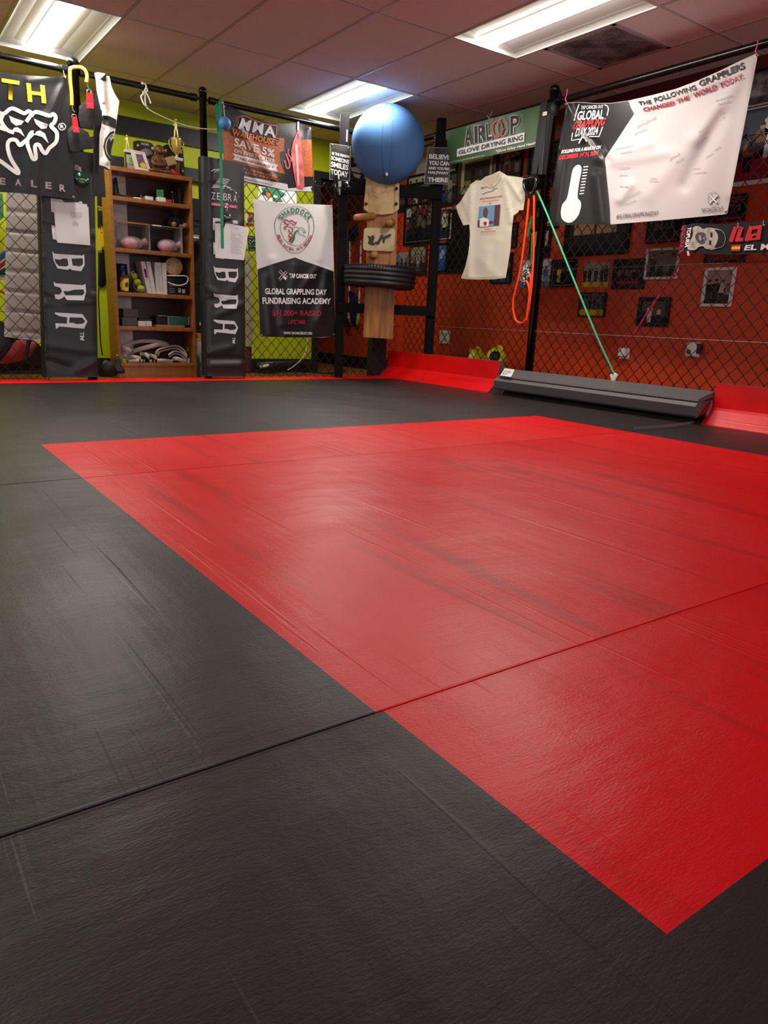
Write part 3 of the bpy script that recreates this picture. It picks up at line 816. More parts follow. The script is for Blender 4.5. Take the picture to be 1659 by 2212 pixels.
# black megaphone-like boxing bell / mitt rack on the left frame post
th = thing('head_guard', 'black glossy training guard hooked on the left frame post under the sign', 'guard', PD(722, 430, .12))
gb = mat('gloss_black_leather', '#0d0d0f', .2, coat=.4)
K = lambda P: sc(640, 200, 7.9, P)
def puff(g, out, P0f, cx, cy, rx, ry, d0, dd, m=0):
    out = [(p[0], p[1]) for p in out]
    s1 = lambda x, y, o: P0f(x, y, d0 + o + dd * max(0, 1 - ((x - cx) / rx) ** 2 - ((y - cy) / ry) ** 2) ** .5)
    g.poly(out, s1, 0, m, (), 5); base = [P0f(x, y, d0 - .02) for x, y in out]; fr = [P0f(x, y, d0) for x, y in out]; n = len(out)
    g.add(fr + base, [[i, (i + 1) % n, n + (i + 1) % n, n + i] for i in range(n)], m, True)
g = G(); puff(g, spline([Vector((*p, 0)) for p in K([(640, 1450), (690, 1420), (750, 1440), (780, 1520), (775, 1650), (745, 1760), (690, 1820), (650, 1760), (630, 1640), (628, 1530)])], 3, True), PD, 730, 405, 13, 30, .12, .06); g.build('shell', gb, th)
g = G(); puff(g, spline([Vector((*p, 0)) for p in K([(790, 1550), (860, 1515), (930, 1540), (955, 1600), (900, 1650), (850, 1670), (790, 1640)])], 3, True), PD, 750, 402, 13, 12, .1, .05); g.build('cheek_pad', gb, th)
g = G(); g.poly(K([(715, 1520), (770, 1500), (770, 1600), (720, 1620)]), lambda x, y, o: PD(x, y, .185 + o), 0); g.poly(K([(735, 1640), (750, 1640), (752, 1740), (738, 1745)]), lambda x, y, o: PD(x, y, .18 + o), 0)
g.build('label_patch', mat('grey_patch', '#9b948c', .5), th)

# ================================================================== BANNERS
vin_dark = mat('charcoal_vinyl', '#18171a', .34, spec=.5)
vin_white = mat('white_vinyl', '#d9d5d5', .5, spec=.35)
yellow_i = mat('yellow_ink', '#f2e21c', .5)
orange_i = mat('orange_ink', '#e0701c', .5)
dorange_i = mat('burnt_orange_ink', '#b85a1c', .5, var=((30, 30, 120), '#8e3f10', .3, .7))
green_i = mat('green_ink', '#2f7350', .5)
pink_i = mat('pink_plastic', '#ff4f93', .4)
mauve_i = mat('faded_mauve_ink', '#9a8a92', .5)
silver_i = mat('silver_ink', '#cfcaca', .4)
brass = mat('brass_grommet', '#c9b890', .25, .9)
def grommet(th, surf, x, y, n, r=.009):
    p = surf(x, y, .004); G().lathe([(r * .5, -.002), (r * .5, .002), (r * .75, .004), (r, .002), (r, -.002), (r * .5, -.002)], p, n, 16).build('grommet', brass, th)
NX, NY = Vector((-1, 0, 0)), Vector((0, -1, 0))

# 1. charcoal banner with yellow letters
K = lambda P: sc(0, 100, 5.82, P)
fd = folds((145, 165, 100, 265, 7, .022), (145, 165, 60, 175, 7, .012), (95, 255, 72, 420, 12, .016), (140, 180, 130, 400, 16, -.012), (30, 420, 60, 330, 16, .012), (-20, 160, -20, 430, 20, .014), (110, 300, 0, 340, 22, .010))
s = onY(6.15, fd)
th = thing('vinyl_banner', 'charcoal banner with yellow TH and a white mask emblem, top left', 'banner', s(80, 420, 0), 'hung banners')
g = G(); g.sheet([(-95, 163), (-40, 156), (0, 155), (60, 163), (110, 166), (145, 163)], [(-95, 392), (0, 415), (40, 417), (163, 431)], 50, 50, s, .002); g.build('cloth', vin_dark, th)
g = G()
g.text('T', K([(20, 400), (245, 437), (236, 690), (26, 655)]), s, .004, 0, .028); g.text('H', K([(330, 460), (560, 492), (582, 718), (350, 696)]), s, .004, 0, .028)
g.text('R', K([(-290, 350), (-80, 385), (-70, 645), (-270, 610)]), s, .004, 0, .028)
g.build('yellow_letters', yellow_i, th)
g = G(); wd = 8.5
for P in ([(-60, 800), (40, 850), (150, 780), (300, 842), (352, 815), (392, 850), (330, 950)], [(392, 880), (452, 825), (620, 872), (665, 850), (700, 890), (680, 960), (640, 1000), (705, 1070), (718, 1130), (700, 1210), (620, 1280), (575, 1345), (530, 1310), (490, 1240), (440, 1255), (452, 1400), (415, 1415), (378, 1330), (342, 1200), (390, 1090), (420, 1085)],
          [(300, 1205), (250, 1245), (200, 1180), (125, 1180), (95, 1250), (130, 1400), (230, 1570), (200, 1585), (0, 1440), (-150, 1360)], [(255, 1240), (330, 1180), (420, 1090)], [(40, 850), (15, 940), (90, 1050), (180, 1085)], [(-60, 960), (0, 1020), (90, 1050)]):
    g.stroke(K(P), wd, s, .004, 0, False, 4)
for P in ([(112, 870), (200, 910), (302, 940), (270, 985), (200, 1000), (140, 955)], [(425, 908), (520, 950), (607, 980), (585, 1032), (520, 1040), (450, 975)], [(150, 1065), (175, 1025), (215, 1015), (265, 1045), (312, 1140), (240, 1085)], [(430, 1110), (460, 1070), (505, 1058), (565, 1095), (612, 1222), (530, 1140)]): g.poly(K(P), s)
g.stroke(K(ell(780, 1010, 45, 42)), 1.7, s, .004, 0, True); g.text('R', K([(758, 985), (805, 990), (805, 1035), (758, 1030)]), s, .004, 0, .03)
g.build('mask_emblem', white_ink, th)
g = G()
for c, x, y in (('D', -180, 1635), ('E', -12, 1650), ('A', 190, 1663), ('L', 388, 1680), ('E', 570, 1702), ('R', 748, 1735)): g.text(c, K([(x, y), (x + 78, y + 8), (x + 80, y + 96), (x, y + 86)]), s, .004, 0, .04)
g.build('pale_letters', mauve_i, th)
grommet(th, s, 159, 426, NY); grommet(th, s, 140, 166, NY)
G().tube([s(140, 166, .005), s(138, 160, .02), s(137, 152, .03)], .0025, 6).build('tie', cord_white, th)

# 2. orange and black sale banner
K = lambda P: sc(420, 180, 5.925, P)
fd = folds((488, 235, 590, 385, 8, .028), (520, 320, 560, 400, 6, .016), (668, 280, 655, 400, 9, .018), (560, 240, 640, 270, 16, -.014), (480, 260, 485, 380, 7, .014), (640, 300, 600, 410, 18, .012), (540, 250, 530, 390, 14, -.010))
s = onY(6.245, fd)
th = thing('vinyl_banner', 'black and orange MMA sale banner with a red glove arm, hanging from the back rail', 'banner', s(580, 414, 0), 'hung banners')
g = G(); g.sheet(K([(355, 250), (440, 290), (560, 345), (720, 425), (900, 478), (1060, 512), (1200, 515), (1320, 497), (1400, 530), (1470, 562), (1492, 565)]), K([(385, 1212), (700, 1285), (900, 1330), (1200, 1380), (1535, 1395)]), 80, 60, s, .002); g.build('cloth', vin_dark, th)
g = G()
g.poly(K([(345, 600), (470, 640), (480, 560), (560, 600), (640, 690), (1150, 700), (1145, 870), (1090, 880), (1095, 1010), (1160, 1160), (900, 1110), (640, 1050), (370, 975), (372, 800)]), s, .0025)
g.poly(K([(1365, 720), (1497, 718), (1520, 1195), (1400, 1195)]), s, .0025)
g.build('wood_print', dorange_i, th)
g = G()
g.stroke(K([(500, 560), (545, 435), (640, 415), (760, 470), (890, 520), (1050, 545), (1055, 600), (1040, 690)]), 3, s, .004, 1)
g.text('MMA', K([(610, 440), (1040, 562), (1040, 700), (560, 580)]), s, .0045, 0, .03, 0, 1.18)
g.poly(K([(450, 585), (560, 610), (1090, 715), (1065, 800), (480, 675)]), s, .0035, 3)
g.text('WAREHOUSE', K([(490, 590), (1040, 715), (1020, 790), (480, 668)]), s, .005, 2, .03)
g.text('.COM', K([(1080, 725), (1078, 780), (1040, 785), (1042, 725)]), s, .005, 2, .02)
g.text('SAVE 5%', K([(515, 695), (1030, 855), (1025, 955), (505, 800)]), s, .005, 0, .028)
g.text('ON EVERY ORDER', K([(510, 835), (1040, 975), (1030, 1030), (505, 880)]), s, .005, 0, .028)
g.poly(K([(488, 895), (1070, 1040), (1045, 1085), (1070, 1130), (492, 975), (520, 940)]), s, .0038, 0)
g.text('* NO MINIMUMS! *', K([(545, 930), (1020, 1060), (1010, 1100), (540, 965)]), s, .0055, 4, .02)
g.text('A PORTION OF EVERY SALE WILL', K([(548, 1060), (1070, 1190), (1065, 1215), (545, 1085)]), s, .005, 2, .02)
g.text('HELP SUPPORT OUR SCHOOL!', K([(550, 1105), (1085, 1225), (1080, 1255), (548, 1130)]), s, .005, 2, .02)
g.text('VISIT:', K([(425, 1110), (525, 1125), (522, 1150), (425, 1138)]), s, .005, 2, .02)
g.poly(K([(408, 1130), (440, 1150), (1190, 1290), (1200, 1345), (1510, 1320), (1485, 1350), (1510, 1385), (1200, 1375), (400, 1195), (428, 1165)]), s, .0038, 0)
g.text('www.mmawarehouse.com/schools.com', K([(440, 1160), (1000, 1290), (998, 1308), (438, 1183)]), s, .0055, 5, .01)
g.build('print', [silver_i, mat('rust_ink', '#9c3a20', .5), orange_i, lblack, dorange_i, ink], th)
g = G()
g.poly(K([(1325, 600), (1345, 590), (1360, 700), (1395, 1050), (1408, 1310), (1380, 1365), (1310, 1350), (1270, 1150), (1235, 870), (1265, 740)]), s, .0045, 0)
g.stroke(K([(1205, 835), (1200, 900), (1240, 960), (1235, 1000)]), 3, s, .0045, 0, False, 4)
g.stroke(K([(1155, 985), (1185, 1090), (1220, 1040), (1170, 900)]), 3.5, s, .0045, 0, False, 4)
g.poly(K([(1285, 780), (1320, 780), (1345, 1300), (1320, 1310)]), s, .006, 1)
g.stroke(K([(1330, 490), (1328, 600)]), 4, s, .0045, 2)
g.stroke(K([(1330, 640), (1320, 690), (1335, 715), (1345, 680), (1330, 640)]), 1.5, s, .006, 3)
g.build('red_arm_print', [mat('red_leather_ink', '#b23a40', .5, var=(9, '#d87a78', .4, .7)), mat('pale_red_ink', '#e6a09a', .5), silver_i, mat('dark_red_ink', '#6a1a20', .5)], th)
grommet(th, s, 668, 277, NY); grommet(th, s, 484, 230, NY)

# 3. white and black academy banner
K = lambda P: sc(540, 430, 7.137, P)
fd = folds((552, 438, 580, 560, 14, .014), (717, 450, 690, 560, 9, .018), (600, 450, 590, 560, 20, -.012), (590, 560, 610, 700, 9, .018), (640, 575, 620, 720, 12, .016), (685, 580, 640, 640, 8, .016), (705, 590, 690, 690, 9, .016), (660, 700, 690, 610, 14, -.012), (575, 600, 585, 720, 8, .012))
s = onY(6.225, fd)
th = thing('vinyl_banner', 'white and black academy banner with a round two-headed emblem, tied beside the wooden frame', 'banner', s(640, 728, 0), 'hung banners')
g = G(); g.sheet([(547, 429), (566, 432), (600, 438), (640, 440), (718, 443)], [(562.5, 727), (640, 729), (700, 729), (725, 726)], 60, 90, s, .002); g.build('cloth', vin_white, th)
g = G(); g.poly(K([(118, 1082), (400, 985), (695, 900), (850, 962), (1020, 1018), (1290, 1115), (1318, 2118), (1000, 2132), (640, 2134), (160, 2118)]), s, .0025); g.build('black_print', vin_dark, th)
g = G()
egg = K([(700, 113), (850, 150), (950, 250), (988, 400), (965, 560), (880, 720), (780, 812), (700, 832), (600, 810), (490, 700), (410, 560), (380, 410), (420, 270), (530, 160)])
inn = K([(700, 225), (815, 260), (895, 350), (915, 460), (890, 580), (820, 680), (720, 722), (610, 690), (520, 600), (472, 470), (490, 360), (570, 265)])
g.stroke(egg, .9, s, .003, 3, True, 4); g.stroke(inn, .9, s, .003, 3, True, 4)
def arc(txt, cx, cy, rx, ry, a0, a1, h, m, up=1):
    n = len(txt)
    for i, c in enumerate(txt):
        if c == ' ': continue
        a = math.radians(a0 + (a1 - a0) * (i + .5) / n); da = math.radians(a1 - a0) / n * .40
        pt = lambda aa, r: (cx + (rx + r) * math.sin(aa), cy - (ry + r) * math.cos(aa))
        if up: q = [pt(a - da, h), pt(a + da, h), pt(a + da, 0), pt(a - da, 0)]
        else: q = [pt(a - da, 0), pt(a + da, 0), pt(a + da, h), pt(a - da, h)]
        g.text(c, K(q), s, .003, m, .04)
arc('SHADDOCK', 700, 440, 235, 225, -62, 62, 82, 1)
arc('MIXED MARTIAL ARTS FITNESS', 690, 460, 240, 292, 254, 108, 45, 2, 0)
for P, m, wd in (([(525, 335), (560, 320), (600, 345), (640, 330), (700, 370), (720, 350)], 2, 3), ([(530, 340), (545, 375), (590, 395), (570, 420), (540, 430), (535, 450), (560, 465)], 2, 3.4), ([(600, 380), (640, 370), (660, 400), (690, 395), (715, 365)], 2, 2), ([(590, 430), (640, 440), (660, 480), (640, 520)], 2, 2.6), ([(590, 470), (620, 520), (600, 560), (625, 600), (600, 640)], 2, 3), ([(640, 520), (655, 570), (635, 640), (600, 655)], 2, 2.4), ([(610, 590), (640, 600), (625, 650)], 2, 3.5),
     ([(670, 450), (710, 430), (760, 450), (800, 440), (850, 490), (855, 520), (820, 515)], 1, 1.4), ([(760, 450), (745, 500), (770, 545), (820, 560), (860, 590)], 1, 1.6), ([(735, 480), (690, 540), (680, 620), (640, 680)], 1, 4), ([(700, 490), (670, 560), (665, 620), (625, 665)], 1, 2), ([(780, 475), (815, 490), (845, 520)], 1, 1)):
    g.stroke(K(P), wd * .8, s, .003, m, False, 4)
# crossed tape marks and wording
for P in ([(452, 1105), (570, 1215)], [(565, 1120), (450, 1240)]):
    (xa, ya), (xb, yb) = P; L = math.hypot(xb - xa, yb - ya); nx, ny = -(yb - ya) / L * 16, (xb - xa) / L * 16
    g.stroke(K([(xa + nx, ya + ny), (xb + nx, yb + ny), (xb - nx, yb - ny), (xa - nx, ya - ny)]), .9, s, .004, 0, True)
g.poly(K([(530, 1185), (570, 1225), (548, 1250), (510, 1212)]), s, .0045, 0)
g.text('TAP CANCER OUT', K([(606, 1145), (1028, 1160), (1024, 1228), (610, 1220)]), s, .004, 0, .04)
g.text('GLOBAL GRAPPLING DAY', K([(230, 1372), (1185, 1392), (1180, 1480), (235, 1468)]), s, .004, 0, .028)
g.text('FUNDRAISING ACADEMY', K([(190, 1515), (1248, 1530), (1245, 1620), (195, 1618)]), s, .004, 0, .028)
g.text('$11,000+ RAISED', K([(342, 1705), (1105, 1722), (1100, 1820), (345, 1818)]), s, .004, 2, .03)
g.text('LIFETIME', K([(590, 1862), (858, 1868), (855, 1928), (592, 1926)]), s, .004, 2, .02)
g.text('WWW.TAPCANCEROUT.ORG', K([(520, 2045), (958, 2050), (955, 2090), (522, 2086)]), s, .004, 0, .02)
g.build('print', [white_ink, green_i, maroon_ink, mat('dark_green_ink', '#3c4c48', .5)], th)
for (x, y) in ((565, 724), (722, 723), (716, 446)): grommet(th, s, x, y, NY)
G().tube([s(716, 446, .006), s(715, 438, .02), s(718, 430, .03)], .004, 6).build('tie', pink_i, th)

# 4. green glove banner on the right fence
K = lambda P: sc(920, 200, 5.184, P)
fd = folds((1010, 270, 990, 350, 10, .012), (1060, 250, 1060, 340, 16, .010), (1120, 235, 1130, 320, 14, .010), (970, 290, 980, 350, 8, .008))
s = onX(4.625, fd)
th = thing('vinyl_banner', 'green glove-drying banner hanging on the right rail above the shirt', 'banner', s(1060, 345, 0), 'hung banners')
g = G(); g.sheet([(962, 284), (1060, 256), (1168, 227)], [(973, 356), (1050, 338), (1159, 316.5)], 30, 20, s, .002); g.build('cloth', mat('green_vinyl', '#3f6039', .45), th)
g = G()
def outl(t, q, sh=0):
    cx, cy = sum(a[0] for a in q) / 4, sum(a[1] for a in q) / 4
    Q = [(a[0] + (1.1 if a[0] > cx else -1.1), a[1] + (1.1 if a[1] > cy else -1.1)) for a in q]
    g.text(t, Q, s, .0035, 0, .075, sh); g.text(t, q, s, .0055, 1, .02, sh)
outl('A', K([(435, 395), (505, 385), (520, 580), (435, 600)])); outl('I', K([(540, 375), (575, 368), (580, 560), (545, 568)])); outl('R', K([(585, 372), (660, 345), (665, 535), (590, 560)])); outl('L', K([(670, 350), (735, 335), (740, 520), (680, 535)])); outl('P', K([(945, 265), (1045, 245), (1045, 440), (945, 470)]))
g.stroke(K(ell(800, 405, 55, 90)), 4.4, s, .0035, 2, True); g.stroke(K(ell(860, 388, 55, 100)), 3.6, s, .004, 0, True); g.stroke(K(ell(860, 388, 55, 100)), 1.8, s, .005, 1, True)
g.stroke(K(ell(800, 405, 55, 90, 14, -60, 60)), 4.4, s, .0055, 2)
g.poly(K([(845, 400), (885, 395), (858, 440)]), s, .0055, 2)
g.text('TM', K([(1055, 245), (1090, 238), (1092, 275), (1057, 282)]), s, .004, 3, 0)
g.poly(K([(350, 632), (1105, 445), (1100, 548), (345, 720)]), s, .0035, 0)
g.text('GLOVE DRYING RING', K([(368, 650), (1088, 470), (1085, 530), (365, 695)]), s, .005, 1, .02)
g.text('"Glove Safety Hand Health', K([(785, 645), (1235, 545), (1232, 585), (782, 685)]), s, .004, 0, .03, .2)
g.text('Ordering at gloveloop@outlook.com', K([(285, 770), (660, 692), (658, 712), (282, 788)]), s, .004, 0, .01, .2)
g.build('print', [white_ink, ink, red_ink, greyink], th)
g = G()
for (x, y) in ((1058, 254),): g.tube([s(x - 3, y + 14, .01), s(x - 2, y + 2, .035), s(x + 6, y - 14, .05)], .0025, 5); g.tube([s(x - 2, y + 2, .035), s(x - 6, y - 6, .045)], .0025, 5)
g.build('tie', mat('clear_tie', '#b8b4b2', .4), th)

# 5. signed white banner with black thermometer panel
K = lambda P: sc(1160, 100, 3.325, P); K2 = lambda P: sc(1160, 200, 6.38, P)
fd = folds((1225, 225, 1260, 300, 8, .03), (1225, 225, 1210, 320, 8, .02), (1280, 300, 1310, 345, 9, -.03), (1300, 340, 1400, 310, 16, .03), (1640, 120, 1500, 300, 16, .022), (1500, 300, 1400, 420, 20, .02), (1560, 250, 1480, 400, 16, -.03), (1625, 160, 1580, 420, 12, .025), (1400, 230, 1560, 170, 12, .03), (1340, 430, 1360, 400, 12, .03), (1220, 330, 1200, 480, 10, .02), (1290, 380, 1300, 480, 12, .02), (1440, 330, 1330, 350, 14, .02))
s = onX(4.60, fd)
th = thing('vinyl_banner', 'white signed banner with black thermometer panel, hanging slack from the right rail', 'banner', s(1380, 485, 0), 'hung banners')
TOP = K([(215, 405), (300, 400), (400, 408), (530, 408), (655, 390), (830, 350), (1000, 305), (1150, 248), (1300, 182), (1450, 108), (1590, 45)])
BOT = K([(75, 1290), (300, 1280), (525, 1280), (900, 1250), (1200, 1222), (1365, 1205)])
g = G(); g.sheet(TOP, BOT, 120, 90, s, .002); g.build('cloth', mat('signed_white_vinyl', '#cac3c5', .6, spec=.2), th)
g = G(); g.poly(K([(215, 407), (300, 403), (400, 411), (530, 411), (656, 393), (672, 440), (695, 482), (640, 565), (560, 690), (486, 800), (495, 900), (510, 1040), (522, 1160), (526, 1279), (300, 1278), (76, 1288), (110, 1040), (150, 760)]), s, .0025); g.build('black_print', vin_dark, th)
g = G()
for t, q, m in (('THE', [(725, 398), (818, 384), (826, 412), (735, 426)], 1), ('FOLLOWING', [(836, 372), (1138, 275), (1146, 308), (848, 405)], 1), ('GRAPPLERS', [(1158, 252), (1484, 112), (1496, 160), (1170, 290)], 1),
        ('CHANGED', [(757, 442), (985, 392), (992, 420), (768, 468)], 2), ('THE', [(1002, 385), (1090, 352), (1096, 382), (1008, 412)], 2), ('WORLD', [(1120, 338), (1288, 272), (1296, 310), (1128, 372)], 2), ('TODAY:', [(1310, 268), (1474, 190), (1485, 232), (1318, 306)], 2)):
    g.text(t, K(q), s, .004, m, .03)
g.text('#GLOBALGRAPPLINGDAY', K([(570, 1208), (873, 1180), (872, 1215), (570, 1240)]), s, .004, 1, .0)
g.text('TAP CANCER OUT', K([(1178, 1165), (1335, 1150), (1335, 1185), (1178, 1198)]), s, .004, 1, .0)
g.stroke(K(ell(1268, 1097, 40, 50)), .7, s, .004, 1, True)
for P in ([(1240, 1065), (1290, 1125)], [(1295, 1070), (1240, 1125)]): g.stroke(K(P), 4, s, .004, 1); g.stroke(K(P), 2.8, s, .005, 0)
g.text('TAP CANCER OUT', K2([(610, 180), (915, 168), (912, 215), (600, 232)]), s, .004, 0, .02)
g.text('GLOBAL', K2([(570, 255), (925, 232), (915, 365), (548, 382)]), s, .004, 0, .028, .1)
g.text('GRAPPLING', K2([(520, 400), (958, 345), (930, 450), (492, 510)]), s, .0045, 3, .028, .2)
g.text('DAY 2024', K2([(545, 490), (850, 465), (835, 580), (520, 610)]), s, .004, 0, .028, .1)
for P in ([(580, 160), (545, 260), (510, 385)], [(930, 165), (975, 190), (985, 230), (965, 320)], [(490, 555), (475, 660), (590, 640)], [(720, 605), (855, 605), (905, 470)]): g.stroke(K2(P), 2.2, s, .004, 0)
for P in ([(575, 700), (625, 605)], [(635, 605), (690, 675)]): g.stroke(K2(P), 3, s, .0045, 0)
g.text('ROLLING FOR A REASON ON', K2([(345, 790), (888, 725), (875, 775), (330, 842)]), s, .004, 0, .04, .1)
g.text('DECEMBER 14TH, 2024', K2([(315, 865), (850, 800), (840, 870), (298, 940)]), s, .004, 3, .04, .1)
g.poly(spline([Vector((*p, 0)) for p in K2([(570, 995), (605, 1015), (613, 1080), (580, 1250), (560, 1440), (600, 1500), (605, 1580), (560, 1710), (480, 1785), (410, 1790), (345, 1740), (328, 1650), (350, 1540), (410, 1460), (450, 1280), (485, 1090), (520, 1020)])], 4, True), s, .004, 0)
for i in range(10):
    x, y = 672 - i * 6.3, 1022 + i * 41.2; g.stroke(K2([(x - 32 + i * .2, y + 3), (x + 34 - i * .4, y - 4)]), 2.3, s, .004, 0)
g.build('print', [white_ink, ink, maroon_ink, mat('scarlet_ink', '#e8343c', .5)], th)
g = G(); r2 = random.Random(3)
for (x, y, L, h, m, a) in ((1375, 275, 45, 10, 2, -.5), (1370, 290, 30, 6, 2, -.4), (1330, 322, 40, 6, 1, -.2), (1340, 330, 26, 4, 1, -.1), (1336, 364, 26, 5, 2, -.1), (1338, 378, 20, 5, 0, 0), (1338, 403, 22, 4, 1, .0), (1345, 432, 40, 6, 0, -.5), (1350, 442, 26, 5, 0, -.4), (1404, 385, 16, 5, 2, 0), (1402, 391, 22, 5, 2, 0), (1446, 345, 24, 9, 1, -.6), (1460, 350, 18, 8, 1, -.5), (1497, 364, 18, 4, 2, 0), (1500, 374, 26, 5, 2, -.1), (1508, 285, 26, 8, 2, -.5), (1510, 296, 24, 8, 2, -.5), (1515, 305, 18, 6, 2, -.6), (1545, 218, 40, 8, 1, -.3), (1550, 226, 30, 6, 1, -.3), (1556, 248, 14, 6, 1, -.5), (1560, 256, 8, 3, 1, -.5), (1525, 340, 18, 5, 1, -.6), (1542, 325, 16, 6, 1, -.6)):
    P = []
    for k in range(int(L / 1.6)):
        t = k * 1.6; P.append((x + t, y + t * a + math.sin(k * 1.9 + r2.random()) * h * .38 * (.4 + r2.random() * .8)))
    g.stroke(P, .75, s, .004, m)
g.build('signatures', [mat('teal_pen', '#4f9f88', .6), mat('grey_pen', '#77757a', .6), mat('rose_pen', '#b86a78', .6)], th)
for (x, y) in ((1569, 458), (1635, 119), (1224, 224), (1185, 480)): grommet(th, s, x, y, NX, .011)
for (x, y) in ((1224, 222), (1635, 118)):
    G().tube([s(x, y, .006), s(x - 3, y - 8, .03), PX(x, y - 16, 4.615), PX(x + 2, y - 30, 4.60)], .004, 6).build('tie', pink_i, th)

# 6. scarf pinned on the fence
K = lambda P: sc(1400, 440, 6.405, P)
fd = folds((1500, 490, 1495, 545, 8, .010), (1580, 482, 1575, 550, 10, .010), (1640, 480, 1640, 545, 10, .010))
s = onX(4.625, fd)
th = thing('scarf', 'black knitted scarf with a printed face and red lettering, pinned on the right fence', 'scarf', s(1570, 550, 0))
TOPS = K([(530, 300), (600, 270), (760, 272), (950, 285), (1120, 282), (1220, 262), (1480, 255), (1659, 225), (1850, 200)]); BOTS = K([(492, 655), (560, 650), (720, 690), (900, 705), (1300, 700), (1659, 685), (1850, 690)])
knit = mat('black_knit', '#0e0d10', .85, bump=(400, .4, .002))
G().sheet(TOPS, BOTS, 50, 14, s, .006).build('knit', knit, th)
g = G()
for P in ([(1212, 322), (1142, 526)], [(1292, 320), (1224, 524)], [(1212, 498), (1312, 494)], [(1428, 312), (1358, 518)]): g.stroke(K(P), 9 if P[0][1] < 400 else 8, s, .004 + .001 * (P[0][0] == 1212), 1)
g.poly(K([(1450, 312), (1580, 290), (1550, 495), (1395, 512), (1420, 420), (1500, 410), (1520, 350), (1440, 360)]), s, .004, 1, [K([(1450, 445), (1500, 440), (1490, 475), (1440, 480)])])
g.text('EL M', K([(1335, 575), (1690, 545), (1690, 635), (1325, 645)]), s, .004, 0, .03, .1)
g.text('TOPURIA', K([(600, 325), (560, 610), (505, 605), (545, 325)]), s, .004, 0, .04)
g.poly(K([(1158, 572), (1280, 566), (1270, 655), (1150, 655)]), s, .004, 1); g.poly(K([(1153, 597), (1276, 590), (1272, 630), (1150, 634)]), s, .005, 2)
g.build('lettering', [white_ink, mat('crimson_knit', '#d4142c', .7), mat('yellow_knit', '#f0c020', .7)], th)
g = G()
skin, shade, dk = 0, 1, 2
g.poly(spline([Vector((*p, 0)) for p in K([(620, 330), (700, 310), (760, 350), (830, 330), (905, 340), (1000, 370), (1040, 430), (1055, 500), (1020, 580), (920, 620), (860, 630), (800, 625), (760, 590), (700, 600), (650, 640), (545, 630), (580, 520), (620, 430)])], 3, True), s, .004, skin)
g.poly(spline([Vector((*p, 0)) for p in K([(920, 360), (1000, 372), (1050, 430), (1058, 510), (1020, 585), (920, 612), (950, 540), (968, 470), (955, 410)])], 3, True), s, .005, dk)
g.poly(spline([Vector((*p, 0)) for p in K([(690, 400), (770, 400), (800, 440), (760, 470), (790, 530), (740, 560), (680, 520), (650, 450)])], 3, True), s, .005, shade)
g.poly(K([(860, 400), (890, 395), (885, 460), (862, 465)]), s, .0055, dk); g.poly(K([(845, 510), (872, 505), (868, 570), (842, 570)]), s, .0055, dk)
g.poly(K([(700, 430), (730, 440), (735, 510), (705, 500)]), s, .006, skin); g.poly(K([(780, 455), (800, 460), (800, 505), (780, 505)]), s, .006, shade)
g.stroke(K([(920, 345), (1010, 365), (1060, 430), (1066, 500), (1030, 590), (920, 625), (860, 640)]), 1, s, .0062, skin, False, 3)
g.build('printed_face', [mat('knit_grey', '#b9b6b0', .8, bump=(300, .4, .002), var=(30, '#8f8b86', .45, .7)), mat('knit_shade', '#4c4845', .8), knit], th)
g = G()
for i in range(46):
    t = i / 45; x = K([(528 - 34 * t, 300 + 355 * t)])[0]; e = (x[0] - 8 - 3 * rnd.random(), x[1] + 3 + 5 * rnd.random())
    g.tube([s(x[0], x[1], .0), s((x[0] + e[0]) / 2, x[1] + 1, .01 * rnd.random()), s(e[0], e[1], .012 * rnd.random())], .0022, 4)
o = g.build('fringe', mat('pink_fringe', '#b04a68', .8), th); o['kind'] = 'stuff'
for (x, y) in K([(1240, 310), (1590, 280)]):
    G().tube([s(x - 4, y - 4, .012), s(x, y + 4, .014), s(x + 1, y - 8, .012)], .002, 5).tube([s(x, y + 4, .014), s(x + 4, y + 1, .012)], .002, 5).build('clip', chrome, th)
tagm = G().sheet(K([(535, 655), (565, 655)]), K([(545, 722), (577, 715)]), 2, 3, s, .001); tagm.build('care_label', mat('pale_label', '#cdbfc0', .7), th)

# 7. white shirt pinned on the fence
K = lambda P: sc(860, 360, 5.53, P)
OUT = K([(1010, 150), (985, 165), (930, 165), (870, 205), (825, 280), (790, 340), (735, 430), (688, 470), (715, 560), (778, 702), (850, 690), (858, 800), (852, 930), (835, 1050), (800, 1200), (750, 1335), (830, 1345), (1000, 1348), (1150, 1345), (1285, 1330), (1300, 1250), (1340, 1000), (1358, 760), (1378, 585), (1435, 545), (1445, 520), (1495, 518), (1515, 400), (1515, 300), (1500, 200), (1495, 135), (1400, 118), (1300, 105), (1270, 85), (1210, 50), (1120, 95), (1040, 120)])
fd = folds((1018, 395, 1012, 600, 5, .022), (1030, 400, 1028, 590, 8, -.012), (1085, 385, 1105, 480, 6, .02), (1095, 385, 1125, 430, 6, .02), (1100, 500, 1090, 600, 10, .014), (1040, 560, 1075, 600, 12, .012), (1055, 540, 1050, 600, 9, .014), (1000, 400, 1000, 470, 8, .012), (995, 440, 1010, 480, 5, -.012), (1128, 420, 1110, 450, 5, -.014), (1080, 520, 1070, 600, 8, .012))
s = onX(4.60, lambda x, y: fd(x, y) + .02)
th = thing('t_shirt', 'cream signed t-shirt with a printed photo pinned on the right fence', 'shirt', s(1030, 600, 0))
cot = mat('cream_cotton', '#d9d3c2', .85, bump=(260, .2, .001))
g = G(); g.poly(OUT, s, 0, 0, (), 7)
g.poly(OUT, s, -.012, 0, (), 12)
